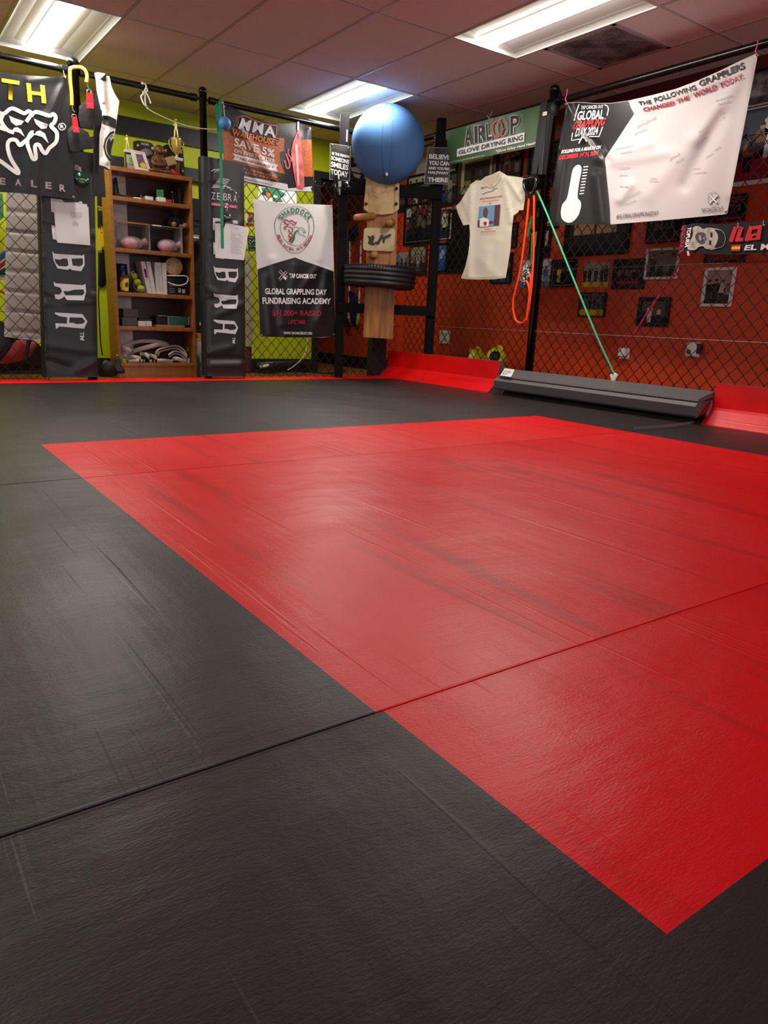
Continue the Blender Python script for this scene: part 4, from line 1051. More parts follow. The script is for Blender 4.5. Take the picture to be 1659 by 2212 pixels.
fr = [s(*p, 0) for p in OUT]; bk = [s(*p, -.012) for p in OUT]; n = len(OUT); g.add(fr + bk, [[i, (i + 1) % n, n + (i + 1) % n, n + i] for i in range(n)], 0, True)
g.build('cloth', cot, th)
g = G(); g.poly(spline([Vector((*p, 0)) for p in K([(1020, 140), (1120, 108), (1205, 75), (1200, 130), (1170, 190), (1110, 235), (1050, 200)])], 3, True), s, .002, 0, (), 6); g.build('neck_opening', mat('cream_inside', '#c6bda8', .9), th)
g = G(); g.stroke(K([(1005, 155), (1030, 195), (1080, 235), (1115, 242), (1170, 205), (1210, 140), (1225, 75)]), 3, s, .0035, 0, False, 4)
for P in ([(752, 1322), (1000, 1335), (1288, 1318)], [(752, 1310), (1000, 1322), (1288, 1305)]): g.stroke(K(P), .6, s, .0025, 1, False, 4)
g.build('collar', [mat('cream_rib', '#dcd5c2', .9), mat('hem_thread', '#b5a97c', .8)], th)
g = G()
g.poly(K([(968, 478), (1222, 450), (1202, 698), (948, 722)]), s, .003, 0)
g.poly(K([(1155, 462), (1222, 452), (1204, 698), (1140, 700), (1150, 570)]), s, .004, 1)
g.poly(spline([Vector((*p, 0)) for p in K([(1035, 490), (1062, 495), (1072, 545), (1050, 610), (1025, 600), (1015, 540)])], 3, True), s, .0045, 2)
g.poly(K([(970, 625), (1030, 600), (1085, 635), (1082, 712), (975, 720)]), s, .0042, 3)
g.poly(K([(1085, 650), (1130, 645), (1140, 668), (1090, 690)]), s, .0042, 2); g.poly(K([(950, 640), (975, 640), (972, 720), (950, 718)]), s, .0042, 2)
g.poly(spline([Vector((*p, 0)) for p in K([(1020, 665), (1040, 655), (1060, 665), (1055, 690), (1040, 705), (1022, 690)])], 3, True), s, .005, 4)
g.text("James 'Bonecrusher' Smith", K([(978, 372), (1240, 340), (1242, 362), (978, 395)]), s, .003, 4, .03, .1)
g.text('WBA Heavyweight Champion', K([(1005, 408), (1200, 387), (1200, 402), (1005, 424)]), s, .003, 4, .02, .1)
g.text('1986', K([(1085, 430), (1112, 427), (1112, 440), (1085, 443)]), s, .003, 4, .02)
g.text('Founder of', K([(1028, 738), (1118, 730), (1118, 745), (1028, 753)]), s, .003, 4, .02, .1)
g.text('Bonecrusher Boxing Club', K([(985, 770), (1162, 758), (1162, 775), (985, 788)]), s, .003, 4, .02, .1)
g.text('for our Champion Charities', K([(978, 800), (1165, 788), (1165, 800), (978, 812)]), s, .003, 4, .0, .1)
for P in ([(990, 265), (1005, 240), (1012, 268), (1025, 245), (1045, 248), (1060, 240), (1078, 236)], [(1105, 230), (1125, 222)], [(1005, 320), (1020, 330), (1040, 310), (1065, 305), (1085, 298), (1105, 295), (1130, 288)], [(1128, 268), (1140, 285), (1150, 255), (1165, 262), (1190, 250)]): g.stroke(K(P), .9, s, .003, 5, False, 3)
g.build('print', [mat('photo_blue', '#6f9ac2', .6), mat('photo_plum', '#5d3038', .6), mat('photo_skin', '#6b4032', .6), white_ink, red_ink, ink], th)

# ================================================================== FRAMED PHOTOS ON THE ORANGE WALL
fr_black = mat('black_frame', '#0d0c0d', .45, spec=.25); fr_white = mat('white_frame', '#d8d0d0', .45); fr_wood = mat('mahogany_frame', '#3c1512', .35)
sk = [mat('photo_skin_a', '#b98a6a', .4), mat('photo_skin_b', '#8c5c40', .4), mat('photo_skin_c', '#5c3a2a', .4)]
PH = {}
def pc(h):
    if h not in PH: PH[h] = mat('photo_tone_%d' % len(PH), h, .5, spec=.15)
    return PH[h]
def picture(label, tl, br, frame, fw, bg, floor=None, people=(), matt=None, X=WX, extra=None, name='framed_photo'):
    P0, P1 = PX(tl[0], tl[1], X), PX(br[0], br[1], X); yl, yr, zt, zb = P0.y, P1.y, P0.z, P1.z
    th = thing(name, label, 'picture', (X - .01, (yl + yr) / 2, zb), 'framed photos on the orange wall')
    d = .022 if frame else .006
    if frame:
        g = G()
        for (a, b, c, e) in ((yl, yr, zt, zt - fw), (yl, yr, zb + fw, zb), (yl, yl - fw, zt - fw, zb + fw), (yr + fw, yr, zt - fw, zb + fw)):
            g.bx((X - d, min(a, b), min(c, e)), (X - .001, max(a, b), max(c, e)), 0, .003)
        g.build('frame', frame, th)
    f = fw if frame else 0
    a0, a1, z0, z1 = yl - f, yr + f, zb + f, zt - f; x = X - (.010 if frame else d)
    if matt:
        mcol, mw_ = matt; G().bx((x, a1, z0), (X - .001, a0, z1)).build('mount_board', mcol, th)
        a0 -= mw_; a1 += mw_; z0 += mw_; z1 -= mw_; x -= .001
    mats = []; g = G()
    def mi(m):
        if m not in mats: mats.append(m)
        return mats.index(m)
    def W(u, v, k=0): return Vector((x - .0006 * k, a0 + (a1 - a0) * u, z0 + (z1 - z0) * v))
    def pg(pts, m, k): g.add([W(u, v, k) for u, v in pts], [list(range(len(pts)))], mi(m))
    g.bx((x, a1, z0), (X - .002, a0, z1), mi(bg))
    if floor: pg([(0, 0), (1, 0), (1, floor[1]), (0, floor[1])], floor[0], 1)
    asp = abs(a1 - a0) / (z1 - z0)
    for (u, v0, h, top, bot, s_) in people:
        w_ = h * .17 / asp; hd = h * .085; k = 2
        pg([(u - w_ * .75, v0), (u - .1 * w_, v0), (u, v0 + .44 * h), (u + .1 * w_, v0), (u + w_ * .75, v0), (u + w_ * .8, v0 + .5 * h), (u - w_ * .8, v0 + .5 * h)], bot, k)
        pg([(u - w_ * .85, v0 + .45 * h), (u + w_ * .85, v0 + .45 * h), (u + w_ * 1.15, v0 + .76 * h), (u + w_ * .5, v0 + .83 * h), (u - w_ * .5, v0 + .83 * h), (u - w_ * 1.15, v0 + .76 * h)], top, k + 1)
        pg([(u + hd / asp * math.cos(t * math.pi / 4), v0 + .9 * h + hd * 1.15 * math.sin(t * math.pi / 4)) for t in range(8)], s_, k + 2)
        pg([(u + hd / asp * math.cos(t * math.pi / 4), v0 + .92 * h + hd * 1.1 * math.sin(t * math.pi / 4)) for t in range(0, 5)], pc('#1c1512'), k + 3)
    if extra: extra(pg)
    g.build('photo_print', mats, th)
    return th
def crew(n, seed, cols, v0=.05, h=.6, rows=1, bots=('#17161a', '#20222c')):
    r = random.Random(seed); out = []
    for q in range(rows):
        for i in range(n):
            out.append(((i + .5 + r.uniform(-.15, .15)) / n, v0 + (rows - 1 - q) * .22 + r.uniform(0, .04), h * r.uniform(.88, 1.08), pc(r.choice(cols)), pc(r.choice(bots)), r.choice(sk)))
    return out
dark = ('#1a1a20', '#2c2a30', '#3a3438', '#4a4448'); gis = ('#c4c0bc', '#26324e', '#d0ccc6', '#1c1c22'); mix = ('#7a2028', '#2a3a5c', '#c8c4c0', '#1c1c20', '#5a6a4a')
mk = lambda c, wd: (mat('mount_' + c[1:], c, .7), wd)
picture('black framed action photo of a fighter in yellow, left end of the lower row', (1195, 562), (1243, 620), fr_black, .016, pc('#241c20'), (pc('#120e10'), .3), [(.3, .1, .7, pc('#c8c030'), pc('#b8b428'), sk[1]), (.68, .1, .6, pc('#18181c'), pc('#303038'), sk[0])], mk('#b08a90', .006))
picture('frameless grey photo with a mustard strip, in the middle of the lower row', (1263, 568), (1314, 620), None, 0, pc('#8c8782'), (pc('#c89a20'), .2), crew(5, 4, dark, .2, .6))
picture('broad black framed group photo with a magenta floor, under the signed banner', (1330, 561), (1391, 624), fr_black, .04, pc('#3a2028'), (pc('#a01a4a'), .25), crew(6, 5, dark + ('#6a5a58',), .1, .65))
picture('white framed photo of people in jackets, beside the pink scarf fringe', (1400, 538), (1464, 603), fr_white, .02, pc('#6a6050'), (pc('#3a3430'), .2), crew(3, 6, ('#26262c', '#3a3a3c', '#6a6a64'), .0, .85))
picture('black framed team photo over a mustard strip, alone below the lower row', (1256, 632), (1307, 685), fr_black, .01, pc('#5c5654'), (pc('#c89a1a'), .28), crew(6, 7, dark, .28, .5, 2))
picture('black framed photo of two fighters in white, lowest behind the pink tube', (1384, 642), (1443, 706), fr_black, .03, pc('#5a4a46'), (pc('#20202e'), .3), [(.35, .0, .85, pc('#c8c0b8'), pc('#d0c8c0'), sk[1]), (.72, .1, .6, pc('#c4b8b0'), pc('#23264a'), sk[0]), (.1, .05, .6, pc('#181820'), pc('#20203c'), sk[1])])
picture('white framed upright photo of four people, lowest on the right', (1527, 579), (1580, 663), fr_white, .022, pc('#9a8280'), (pc('#1c1416'), .15), [(.15, .02, .7, pc('#1c1a20'), pc('#26222a'), sk[0]), (.4, .0, .75, pc('#201c22'), pc('#26222a'), sk[1]), (.66, .0, .72, pc('#a89c90'), pc('#2c2a30'), sk[0]), (.88, .0, .6, pc('#9a8c80'), pc('#3a3434'), sk[1])])
picture('large black shadow box with two tan certificates under the signed banner', (1231, 418), (1357, 548), fr_black, .04, pc('#26282e'), None, (), None, WX, lambda pg: (pg([(.1, .30), (.46, .30), (.46, .92), (.1, .92)], pc('#b08e68'), 1), pg([(.5, .30), (.84, .30), (.84, .92), (.5, .92)], pc('#b08e68'), 1), pg([(.47, .25), (.49, .25), (.49, .95), (.47, .95)], pc('#3c3428'), 2)))
picture('purplish group photo without border, left of the scarf fringe', (1406, 445), (1467, 522), fr_black, .006, pc('#3c2a34'), (pc('#6a3a4c'), .45), crew(6, 8, dark + ('#5a3a44',), .05, .6, 2))
picture('dark photo peeking over the scarf below the white banner edge', (1485, 430), (1537, 500), fr_black, .012, pc('#2a2430'), (pc('#26284a'), .3), crew(4, 9, ('#5a4048', '#2c2a3c', '#1c1a22'), .1, .8))
picture('black framed reddish crowd photo right of the white banner corner', (1553, 425), (1609, 477), fr_black, .014, pc('#6a4a44'), (pc('#8a3040'), .3), crew(8, 10, ('#5a2a2e', '#7a4a48', '#2a2024'), .1, .6, 2))
picture('black framed pink photo half hidden below the scarf', (1533, 495), (1610, 566), fr_black, .016, pc('#8a1a40'), (pc('#7c1638'), .3), [(.7, .1, .5, pc('#c03a40'), pc('#a03040'), sk[1])])
picture('large white framed fight photo at the right edge', (1568, 241), (1672, 394), fr_white, .03, pc('#30343e'), (pc('#8e2032'), .42), [(.30, .28, .62, pc('#20243c'), pc('#1c1c2a'), sk[2]), (.52, .12, .5, pc('#7a4630'), pc('#181a34'), sk[1]), (.72, .3, .5, pc('#6e4432'), pc('#201c20'), sk[2]), (.9, .3, .7, pc('#b8b4b4'), pc('#c8c4c4'), sk[0])], None, WX, lambda pg: (pg([(.62, .36), (.7, .3), (.8, .34), (.8, .44), (.7, .48)], pc('#181416'), 7), pg([(.48, .42), (.6, .40), (.66, .5), (.56, .6), (.48, .54)], pc('#1c1618'), 7)))
picture('silver framed panorama with a glossy glare near the ceiling at the right edge', (1578, 168), (1675, 226), fr_black, .012, mat('silver_print', '#8c8886', .08, .4, var=(14, '#4c4a4a', .4, .6)), None, ())
picture('frameless white and blue photo behind the orange tube on the post', (1127, 563), (1187, 620), None, 0, pc('#c8c0c2'), (pc('#5a7aa8'), .22), [(.35, .05, .7, pc('#a8b4c8'), pc('#5a80b4'), sk[0]), (.62, .05, .75, pc('#c0c4cc'), pc('#7a8ea8'), sk[0]), (.85, .05, .7, pc('#4a6aa8'), pc('#8090a8'), sk[0])])
picture('black framed certificate just right of the fence post', (1150, 496), (1188, 555), fr_black, .012, pc('#1c181a'), None, (), None, WX, lambda pg: (pg([(.1, .38), (.9, .38), (.9, .95), (.1, .95)], pc('#b4aa92'), 1), pg([(.3, .55), (.7, .55), (.7, .6), (.3, .6)], pc('#3a342c'), 2)))
picture('black framed photo behind the fence post, over the certificate', (1160, 436), (1206, 491), fr_black, .01, pc('#3c3634'), (pc('#141418'), .4), crew(4, 12, ('#6a6258', '#2a2a30'), .1, .7))
picture('black framed blue photo hidden by the shirt hem', (1066, 548), (1105, 612), fr_black, .016, pc('#2a1c24'), (pc('#2c4c7a'), .25), crew(3, 13, ('#a03040', '#24242c'), .2, .6))
picture('black framed dark photo at the right side of the shirt', (1083, 484), (1117, 534), fr_black, .012, pc('#2a2628'), (pc('#4a4646'), .3), crew(4, 14, dark, .1, .7))
picture('tall black frame with a thin silver inner line, left of the shirt', (972, 455), (1016, 588), fr_black, .03, pc('#141214'), None, (), mk('#5a5652', .004), WX, lambda pg: pg([(.05, .02), (.95, .02), (.95, .98), (.05, .98)], pc('#120f11'), 1))
picture('white bordered photo of people in white, right of the wooden frame', (936, 455), (975, 516), fr_white, .008, pc('#5a4a40'), (pc('#26264a'), .3), crew(4, 15, gis, .05, .75, 2))
picture('black framed photo in bright blue, right leg of the wooden frame', (934, 527), (969, 588), fr_black, .02, pc('#3a6ab8'), (pc('#24509c'), .35), [(.3, .1, .8, pc('#2c3a8c'), pc('#c8ccd8'), sk[0]), (.65, .1, .8, pc('#8ab0d8'), pc('#3a5ca8'), sk[0])])
picture('large black framed team photo behind the wooden frame', (879, 400), (939, 525), fr_black, .03, pc('#3a3634'), (pc('#151316'), .25), crew(5, 16, ('#6a5a50', '#c0b8b0', '#2a2428', '#7a3038'), .05, .42, 3), mk('#a8a4a0', .006))
picture('mahogany framed old photo of standing figures behind the tyre', (888, 530), (922, 594), fr_wood, .022, pc('#8e8272'), (pc('#3a2a30'), .4), [(.5, .05, .7, pc('#9c9488'), pc('#6a6264'), sk[0]), (.3, .3, .4, pc('#4a4440'), pc('#3a3434'), sk[0]), (.7, .3, .4, pc('#4a4440'), pc('#3a3434'), sk[0])])
picture('small frameless grey photo between the plank and the tyre', (856, 547), (881, 578), None, 0, pc('#8a8a88'), (pc('#5a5a5c'), .35), crew(3, 17, ('#3a3a3c', '#6a6a6a'), .05, .7))
picture('black framed photo of children in blue right of the frame rail', (948, 377), (989, 442), fr_black, .02, pc('#4a4a44'), (pc('#20242a'), .12), [(.3, .08, .5, pc('#2a34a0'), pc('#26307c'), sk[0]), (.65, .05, .8, pc('#7a8078'), pc('#6a7470'), sk[0]), (.85, .1, .6, pc('#1c1e1c'), pc('#242424'), sk[0])])
picture('black framed pale photo half hidden by the frame rail', (883, 382), (931, 440), fr_black, .022, pc('#a8a898'), (pc('#6a6a60'), .4), crew(4, 18, ('#5a5a54', '#8a8a80'), .1, .8))
picture('black framed olive photo above the photo of children in blue', (942, 325), (988, 374), fr_black, .014, pc('#4e4c38'), (pc('#b0a888'), .12), crew(5, 19, ('#7a7668', '#3a3a30'), .12, .6))
picture('tilted grey certificate sheet beside the big blue ball', (902, 322), (938, 374), None, 0, pc('#a8a498'), None, (), None, WX, lambda pg: [pg([(.2, v), (.8, v), (.8, v + .012), (.2, v + .012)], pc('#7a766c'), 1) for v in (.2, .28, .45, .52, .6, .75)])
picture('mahogany framed sepia photo with a cream mount above the shirt', (994, 336), (1070, 420), fr_wood, .05, pc('#3c362c'), (pc('#8a7a34'), .3), [(.35, .1, .8, pc('#1c1a18'), pc('#24201c'), sk[2]), (.68, .1, .6, pc('#5a5248'), pc('#4a4438'), sk[1])], mk('#a89e82', .05))
picture('black framed photo of four people on orange, above the shirt shoulder', (1080, 322), (1127, 380), fr_black, .016, pc('#a03c1c'), (pc('#2a1a18'), .15), [(.15, .1, .62, pc('#1c1c20'), pc('#1a1a1c'), sk[0]), (.38, .1, .75, pc('#7a8070'), pc('#1c1c20'), sk[0]), (.62, .1, .68, pc('#1a1a1e'), pc('#16161a'), sk[0]), (.85, .1, .74, pc('#202422'), pc('#8a8c88'), sk[0])])
picture('black framed greenish photo behind the black straps on the post', (1146, 314), (1218, 400), fr_black, .03, pc('#6a7468'), (pc('#2a2c2a'), .3), crew(5, 20, ('#8a9488', '#3a423c'), .15, .7))
picture('small dark photo at the left edge of the large team photo', (856, 421), (878, 457), fr_black, .006, pc('#4a4440'), (pc('#2a2426'), .3), crew(3, 21, ('#6a625a', '#2c2a2c'), .1, .7))

# ================================================================== THINGS HANGING ON THE FENCE
# green loop band by the right post pad
gs = mat('green_webbing', '#0e8a62', .45, bump=(80, .2, .002))
th = thing('resistance_band', 'long flat green loop band hanging in front of the right post pad', 'exercise band', PY(480, 537, 6.2))
s = onY(6.12, folds((476, 250, 480, 330, 3, .012)))
G().sheet([(472, 218), (478, 219)], [(477, 537), (484, 537)], 3, 40, s, .003).build('strap', gs, th)
s2 = onY(6.19)
G().sheet([(464, 226), (471, 222)], [(475, 345), (481, 345)], 3, 20, s2, .003).build('strap', gs, th)
g = G(); c = PY(474, 222, FY); c.z = RZ
g.lathe([(.027, -.018), (.030, -.018), (.030, .018), (.027, .018)], c, (1, 0, 0), 20); g.build('loop', gs, th)
g = G()
for y in (398, 446, 488): g.poly(rect(475 + (y - 398) * .02, y, 483 + (y - 398) * .02, y + 1.5), s, .003)
g.build('stitching', mat('dark_green_thread', '#075840', .6), th)
# blue ball on a string and cord
th = thing('reflex_ball', 'small blue rubber ball hanging on a white cord by the green band', 'ball', PY(485.5, 278, 6.1))
bc2 = PY(485.5, 266, 6.1); G().ball(bc2, .05, 28).build('ball', mat('sky_blue_rubber', '#4a86cf', .5), th)
g = G(); P = [PY(482, 219, FY - .03), PY(484, 240, 6.1), bc2 + Vector((0, 0, .05))]; g.tube(P, .003, 6); g.build('cord', cord_white, th)
th = thing('slung_rope', 'knotted white cord slung from the back rail to the small blue ball', 'rope', PY(316, 230, 6.25))
g = G()
kp = lambda P, Y: [PY(*p, Y) for p in sc(230, 170, 6.14, P)]
g.tube(spline(kp([(545, 395), (640, 455), (780, 520), (920, 580), (1060, 625), (1200, 655), (1340, 668), (1480, 676), (1560, 674), (1605, 660)], 6.22), 4), .004, 6)
g.build('slung_line', cord_white, th)
g = G(); g.tube(spline(kp([(480, 50), (470, 65), (520, 75), (525, 130), (515, 200), (515, 300), (530, 370), (550, 398)], 6.27), 4), .006, 6); g.build('knot', cord_white, th)
g = G(); g.tube(spline(kp([(520, 180), (548, 160), (530, 130), (510, 160), (540, 210), (570, 270), (588, 330)], 6.26), 4), .006, 6); g.build('loose_end', cord_white, th)
g = G(); g.tube(spline(kp([(490, 165), (488, 205), (460, 235), (480, 300), (500, 340), (530, 365)], 6.26), 4), .006, 6); g.build('loose_end', cord_white, th)

# yellow tube with two black cuffs over the left post
K = lambda P: sc(0, 100, 5.82, P)
th = thing('ankle_cuff_tube', 'yellow rubber tube with black cuffs and red tabs slung over the left fence post', 'exercise tube', PY(180, 330, 6.1))
yt = mat('amber_rubber', '#c9a748', .35); redw = mat('red_webbing', '#e01226', .5)
YT = 6.13
tube_pts = [PY(*p, YT) for p in K([(905, 745), (900, 600), (885, 450), (880, 330), (885, 285)])] + [PY(*p, YT + .02) for p in K([(910, 268), (960, 262), (1020, 268)])] + [PY(*p, YT) for p in K([(1060, 290), (1090, 340), (1095, 400), (1085, 455)])]
G().tube(spline(tube_pts, 4), .013, 10).build('tube', yt, th)
for (top, ring, tab, q) in ((K([(905, 745), (915, 800), (940, 830)]), K([(930, 880)])[0], [(905, 885), (965, 882), (1000, 1085), (920, 1080)], 0), (K([(1085, 460), (1105, 510), (1120, 545)]), K([(1120, 570)])[0], [(1085, 585), (1165, 590), (1180, 785), (1088, 775)], 1)):
    g = G(); g.tube([PY(*p, YT) for p in top], .006, 6); g.tube([PY(ring[0] + 5 * math.cos(a), ring[1] + 4 * math.sin(a), YT) for a in [k * math.pi / 8 for k in range(16)]], .004, 6, 0, True); g.build('clip', chrome, th)
    sT = onY(YT - .07); qq = K(tab); g = G(); g.sheet([qq[0], qq[1]], [qq[3], qq[2]], 4, 8, sT, .006); o = g.build('red_tab', redw, th)
    g = G(); x0, y0 = qq[3]; x1, y1 = qq[2]
    g.stroke([(x0 + 2, y0 - 10), (x1 - 2, y1 - 2)], .7, sT, .002); g.stroke([(x1 - 3, y1 - 10), (x0 + 2, y0 - 2)], .7, sT, .002); g.stroke([(x0 + .5, y0 - 11), (x1 - 1, y1 - 11)], .7, sT, .002); g.build('stitching', mat('pink_thread', '#e86a74', .6), o)
PYs = lambda x, y, d: PY(x, y, YT + .06 - d)
cuffm = mat('black_leather_cuff', '#171618', .5, bump=(26, .5, .006))
g = G(); puff(g, K([(1075, 690), (1090, 640), (1160, 620), (1190, 660), (1215, 720), (1280, 810), (1285, 960), (1240, 1005), (1180, 1000), (1100, 1032), (1010, 1015), (985, 900), (995, 750)]), PYs, 195, 240, 40, 50, .04, .03); g.build('cuff', cuffm, th)
g = G(); puff(g, K([(850, 1050), (900, 1000), (935, 985), (1000, 1020), (1110, 1080), (1130, 1140), (1175, 1130), (1170, 1290), (1050, 1300), (900, 1335), (880, 1300), (855, 1180)]), PYs, 173, 300, 44, 44, .05, .03); g.build('cuff', cuffm, th)
th = thing('hand_wraps', 'black glossy strap bundle hanging behind the white tank top on the rail', 'strap', PY(215, 420, 6.24))
s = onY(6.22, folds((205, 280, 205, 420, 4, .02), (220, 300, 218, 420, 4, .02)))
g = G(); g.sheet(K([(1180, 560), (1250, 640)]), K([(1165, 1880), (1330, 1900)]), 8, 24, s, .03); g.build('strap', cuffm, th)
# white tank top
th = thing('tank_top', 'white sleeveless top with a black band hanging from the back rail beside the left post', 'shirt', PY(225, 370, 6.1))
fd = folds((222, 170, 228, 250, 4, .03), (232, 175, 240, 240, 4, -.02), (215, 170, 222, 220, 4, .03), (235, 270, 232, 350, 6, .02), (226, 280, 222, 340, 4, -.02))
s = onY(6.13, fd)
TK = K([(1185, 335), (1225, 325), (1320, 340), (1335, 370), (1375, 375), (1390, 440), (1400, 500), (1440, 590), (1500, 690), (1485, 800), (1465, 950), (1455, 1030), (1435, 1150), (1400, 1300), (1388, 1420), (1382, 1550), (1320, 1515), (1248, 1495), (1250, 1250), (1252, 1100), (1275, 1000), (1290, 900), (1265, 780), (1235, 650), (1215, 560), (1205, 430)])
def cloth(g, out, s, t=.012, ml=5):
    g.poly(out, s, 0, 0, (), ml); g.poly(out, s, -t / 1.5, 0, (), 10)
    fr = [s(*p, 0) for p in out]; bk = [s(*p, -t) for p in out]; n = len(out); g.add(fr + bk, [[i, (i + 1) % n, n + (i + 1) % n, n + i] for i in range(n)], 0, True)
g = G(); cloth(g, TK, s); g.build('cloth', mat('white_knit', '#e4dfd3', .85, bump=(200, .2, .001)), th)
g = G()
g.poly(K([(1290, 865), (1380, 880), (1460, 920), (1455, 1035), (1380, 1000), (1285, 970)]), s, .003, 0)
g.poly(K([(1437, 1060), (1380, 1085), (1320, 1160), (1298, 1260), (1320, 1360), (1388, 1450), (1400, 1300), (1430, 1180)]), s, .003, 0)
g.poly(K([(1248, 1490), (1320, 1512), (1382, 1550), (1370, 1562), (1300, 1535), (1250, 1515)]), s, .003, 0)
g.poly(K([(1255, 415), (1325, 350), (1335, 372), (1330, 440)]), s, .003, 0)
g.stroke(K([(1440, 1095), (1390, 1120), (1345, 1190), (1330, 1270), (1350, 1350), (1390, 1410)]), .9, s, .005, 1, False, 3)
g.text('SHAD', K([(1375, 1150), (1432, 1100), (1438, 1150), (1392, 1195)]), s, .005, 1, .02)
g.build('black_print', [lblack, white_ink], th)

# black straps tied round the right fence post
th = thing('suspension_straps', 'black suspension straps with ring handles looped on the right fence post', 'straps', PX(1165, 420, 4.56))
web = mat('black_webbing', '#131215', .6, bump=(90, .3, .002))
K = lambda P: sc(1100, 160, 6.91, P)
for k, (T, B, X) in enumerate((([(470, 440), (570, 380)], [(330, 1500), (410, 1480)], 4.55), ([(560, 560), (665, 610)], [(480, 1480), (545, 1500)], 4.56), ([(480, 640), (560, 640)], [(430, 1500), (490, 1500)], 4.545))):
    G().sheet(K(T), K(B), 4, 26, onX(X, folds((1180, 250, 1165, 380, 4, .02))), .005).build('strap', web, th)
g = G(); p = PX(1186, 240, FX); g.lathe([(.037, -.05), (.046, -.045), (.046, .045), (.037, .05)], (FX, YP, p.z), (0, 0, 1), 20)
g.lathe([(.037, .05), (.05, .06), (.048, .16), (.037, .18)], (FX, YP, p.z - .03), (0.25, .1, 1), 20); g.build('wrap', web, th)
g = G(); q = PX(1177, 246, 4.54); g.box(q, (.012, .04, .03), None, 0, .004); g.build('buckle', mat('pale_tab', '#c9c3b4', .5), th)
K = lambda P: sc(1100, 380, 6.5, P)
g = G(); rp = [PX(*p, 4.53) for p in K(spline([Vector((*p, 0)) for p in [(215, 60), (208, 140), (240, 220), (290, 255), (340, 225), (372, 150), (380, 60), (350, 20), (280, 40)]], 4, True))]
g.tube(rp, .013, 8, 0, True); g.build('ring_handle', gb, th)
# tubes
def tubing(name, label, pts, X, r, m, extra=None):
    th = thing(name, label, 'exercise tube', PX(*pts[-1], X)); G().tube([PX(p[0], p[1], X) for p in spline([Vector((*p, 0)) for p in pts], 5)], r, 10).build('tube', m, th); return th
th = tubing('resistance_tube', 'bright orange rubber tube looped down the right fence post', K([(345, 270), (350, 400), (345, 700), (345, 1000), (335, 1250), (310, 1600), (270, 1900), (215, 2040), (150, 2065), (90, 2020), (60, 1900), (55, 1760), (85, 1620), (130, 1440), (175, 1200), (215, 900), (250, 620), (270, 400), (278, 310)]), 4.55, .0095, mat('orange_rubber', '#ff4a08', .4))
for P in ([(275, 1370), (300, 1420), (298, 1560), (270, 1800), (240, 2030)], [(235, 1470), (265, 1520), (285, 1640), (275, 1800)]):
    G().tube([PX(p[0], p[1], 4.54) for p in spline([Vector((*p, 0)) for p in K(P)], 4)], .0095, 8).build('tube_end', MATS['orange_rubber'], th)
gr = mat('mint_rubber', '#3fb483', .4)
th = tubing('resistance_tube', 'mint green rubber tube stretched from the fence post down behind the folded mat', [(1160, 413), (1185, 470), (1240, 606), (1290, 728), (1327, 808)], 4.58, .008, gr)
g = G(); c = PX(1327, 817, 4.57)
g.box(c, (.012, .035, .075), Matrix.Rotation(.4, 3, 'X'), 0, .004); g.box(c + Vector((0, .02, -.0)), (.014, .018, .06), Matrix.Rotation(-.5, 3, 'X'), 0, .004); g.build('anchor', white_plastic, th)
G().tube([c + Vector((0, -.02, -.03)), c + Vector((.02, -.05, -.07)), c + Vector((.04, -.05, -.12))], .005, 6).build('tail', lblack, th)
th = tubing('resistance_tube', 'short mint green tube tucked between the orange tube strands on the post', K([(330, 570), (318, 590), (295, 680), (262, 850)]), 4.646, .011, mat('leaf_rubber', '#2f8f52', .4))
G().tube([PX(*p, 4.57) for p in K([(325, 800), (318, 950), (310, 1100), (312, 1240)])], .007, 8).build('tail', MATS['leaf_rubber'], th)
th = tubing('resistance_tube', 'magenta rubber tube running from the scarf fringe down to the wall outlet', [(1472, 548), (1464, 575), (1430, 630), (1395, 682), (1352, 752)], 4.9, .008, mat('magenta_rubber', '#c41f55', .45))
G().lathe([(.0, 0), (.02, .01), (.022, .05), (.012, .09), (0, .095)], PX(1470, 550, 4.9) + Vector((0, 0, -.02)), (0, 0, 1), 12).build('grip', mat('pink_fringe', '#b04a68', .8), th)
th = thing('tube_handles', 'bundle of black and white striped handles hanging at the orange tube end', 'handle', PX(1134, 620, 4.6))
zeb = mat('zebra_cloth', '#cfcac6', .7, var=((40, 60, 60), '#1a191b', .46, .52))
for (x, y, r) in ((1136, 585, .045), (1131, 603, .04), (1141, 595, .03)):
    g = G(); g.ball(PX(x, y, 4.6), (r * .6, r * .75, r * 1.3), 14); g.build('handle', zeb, th)

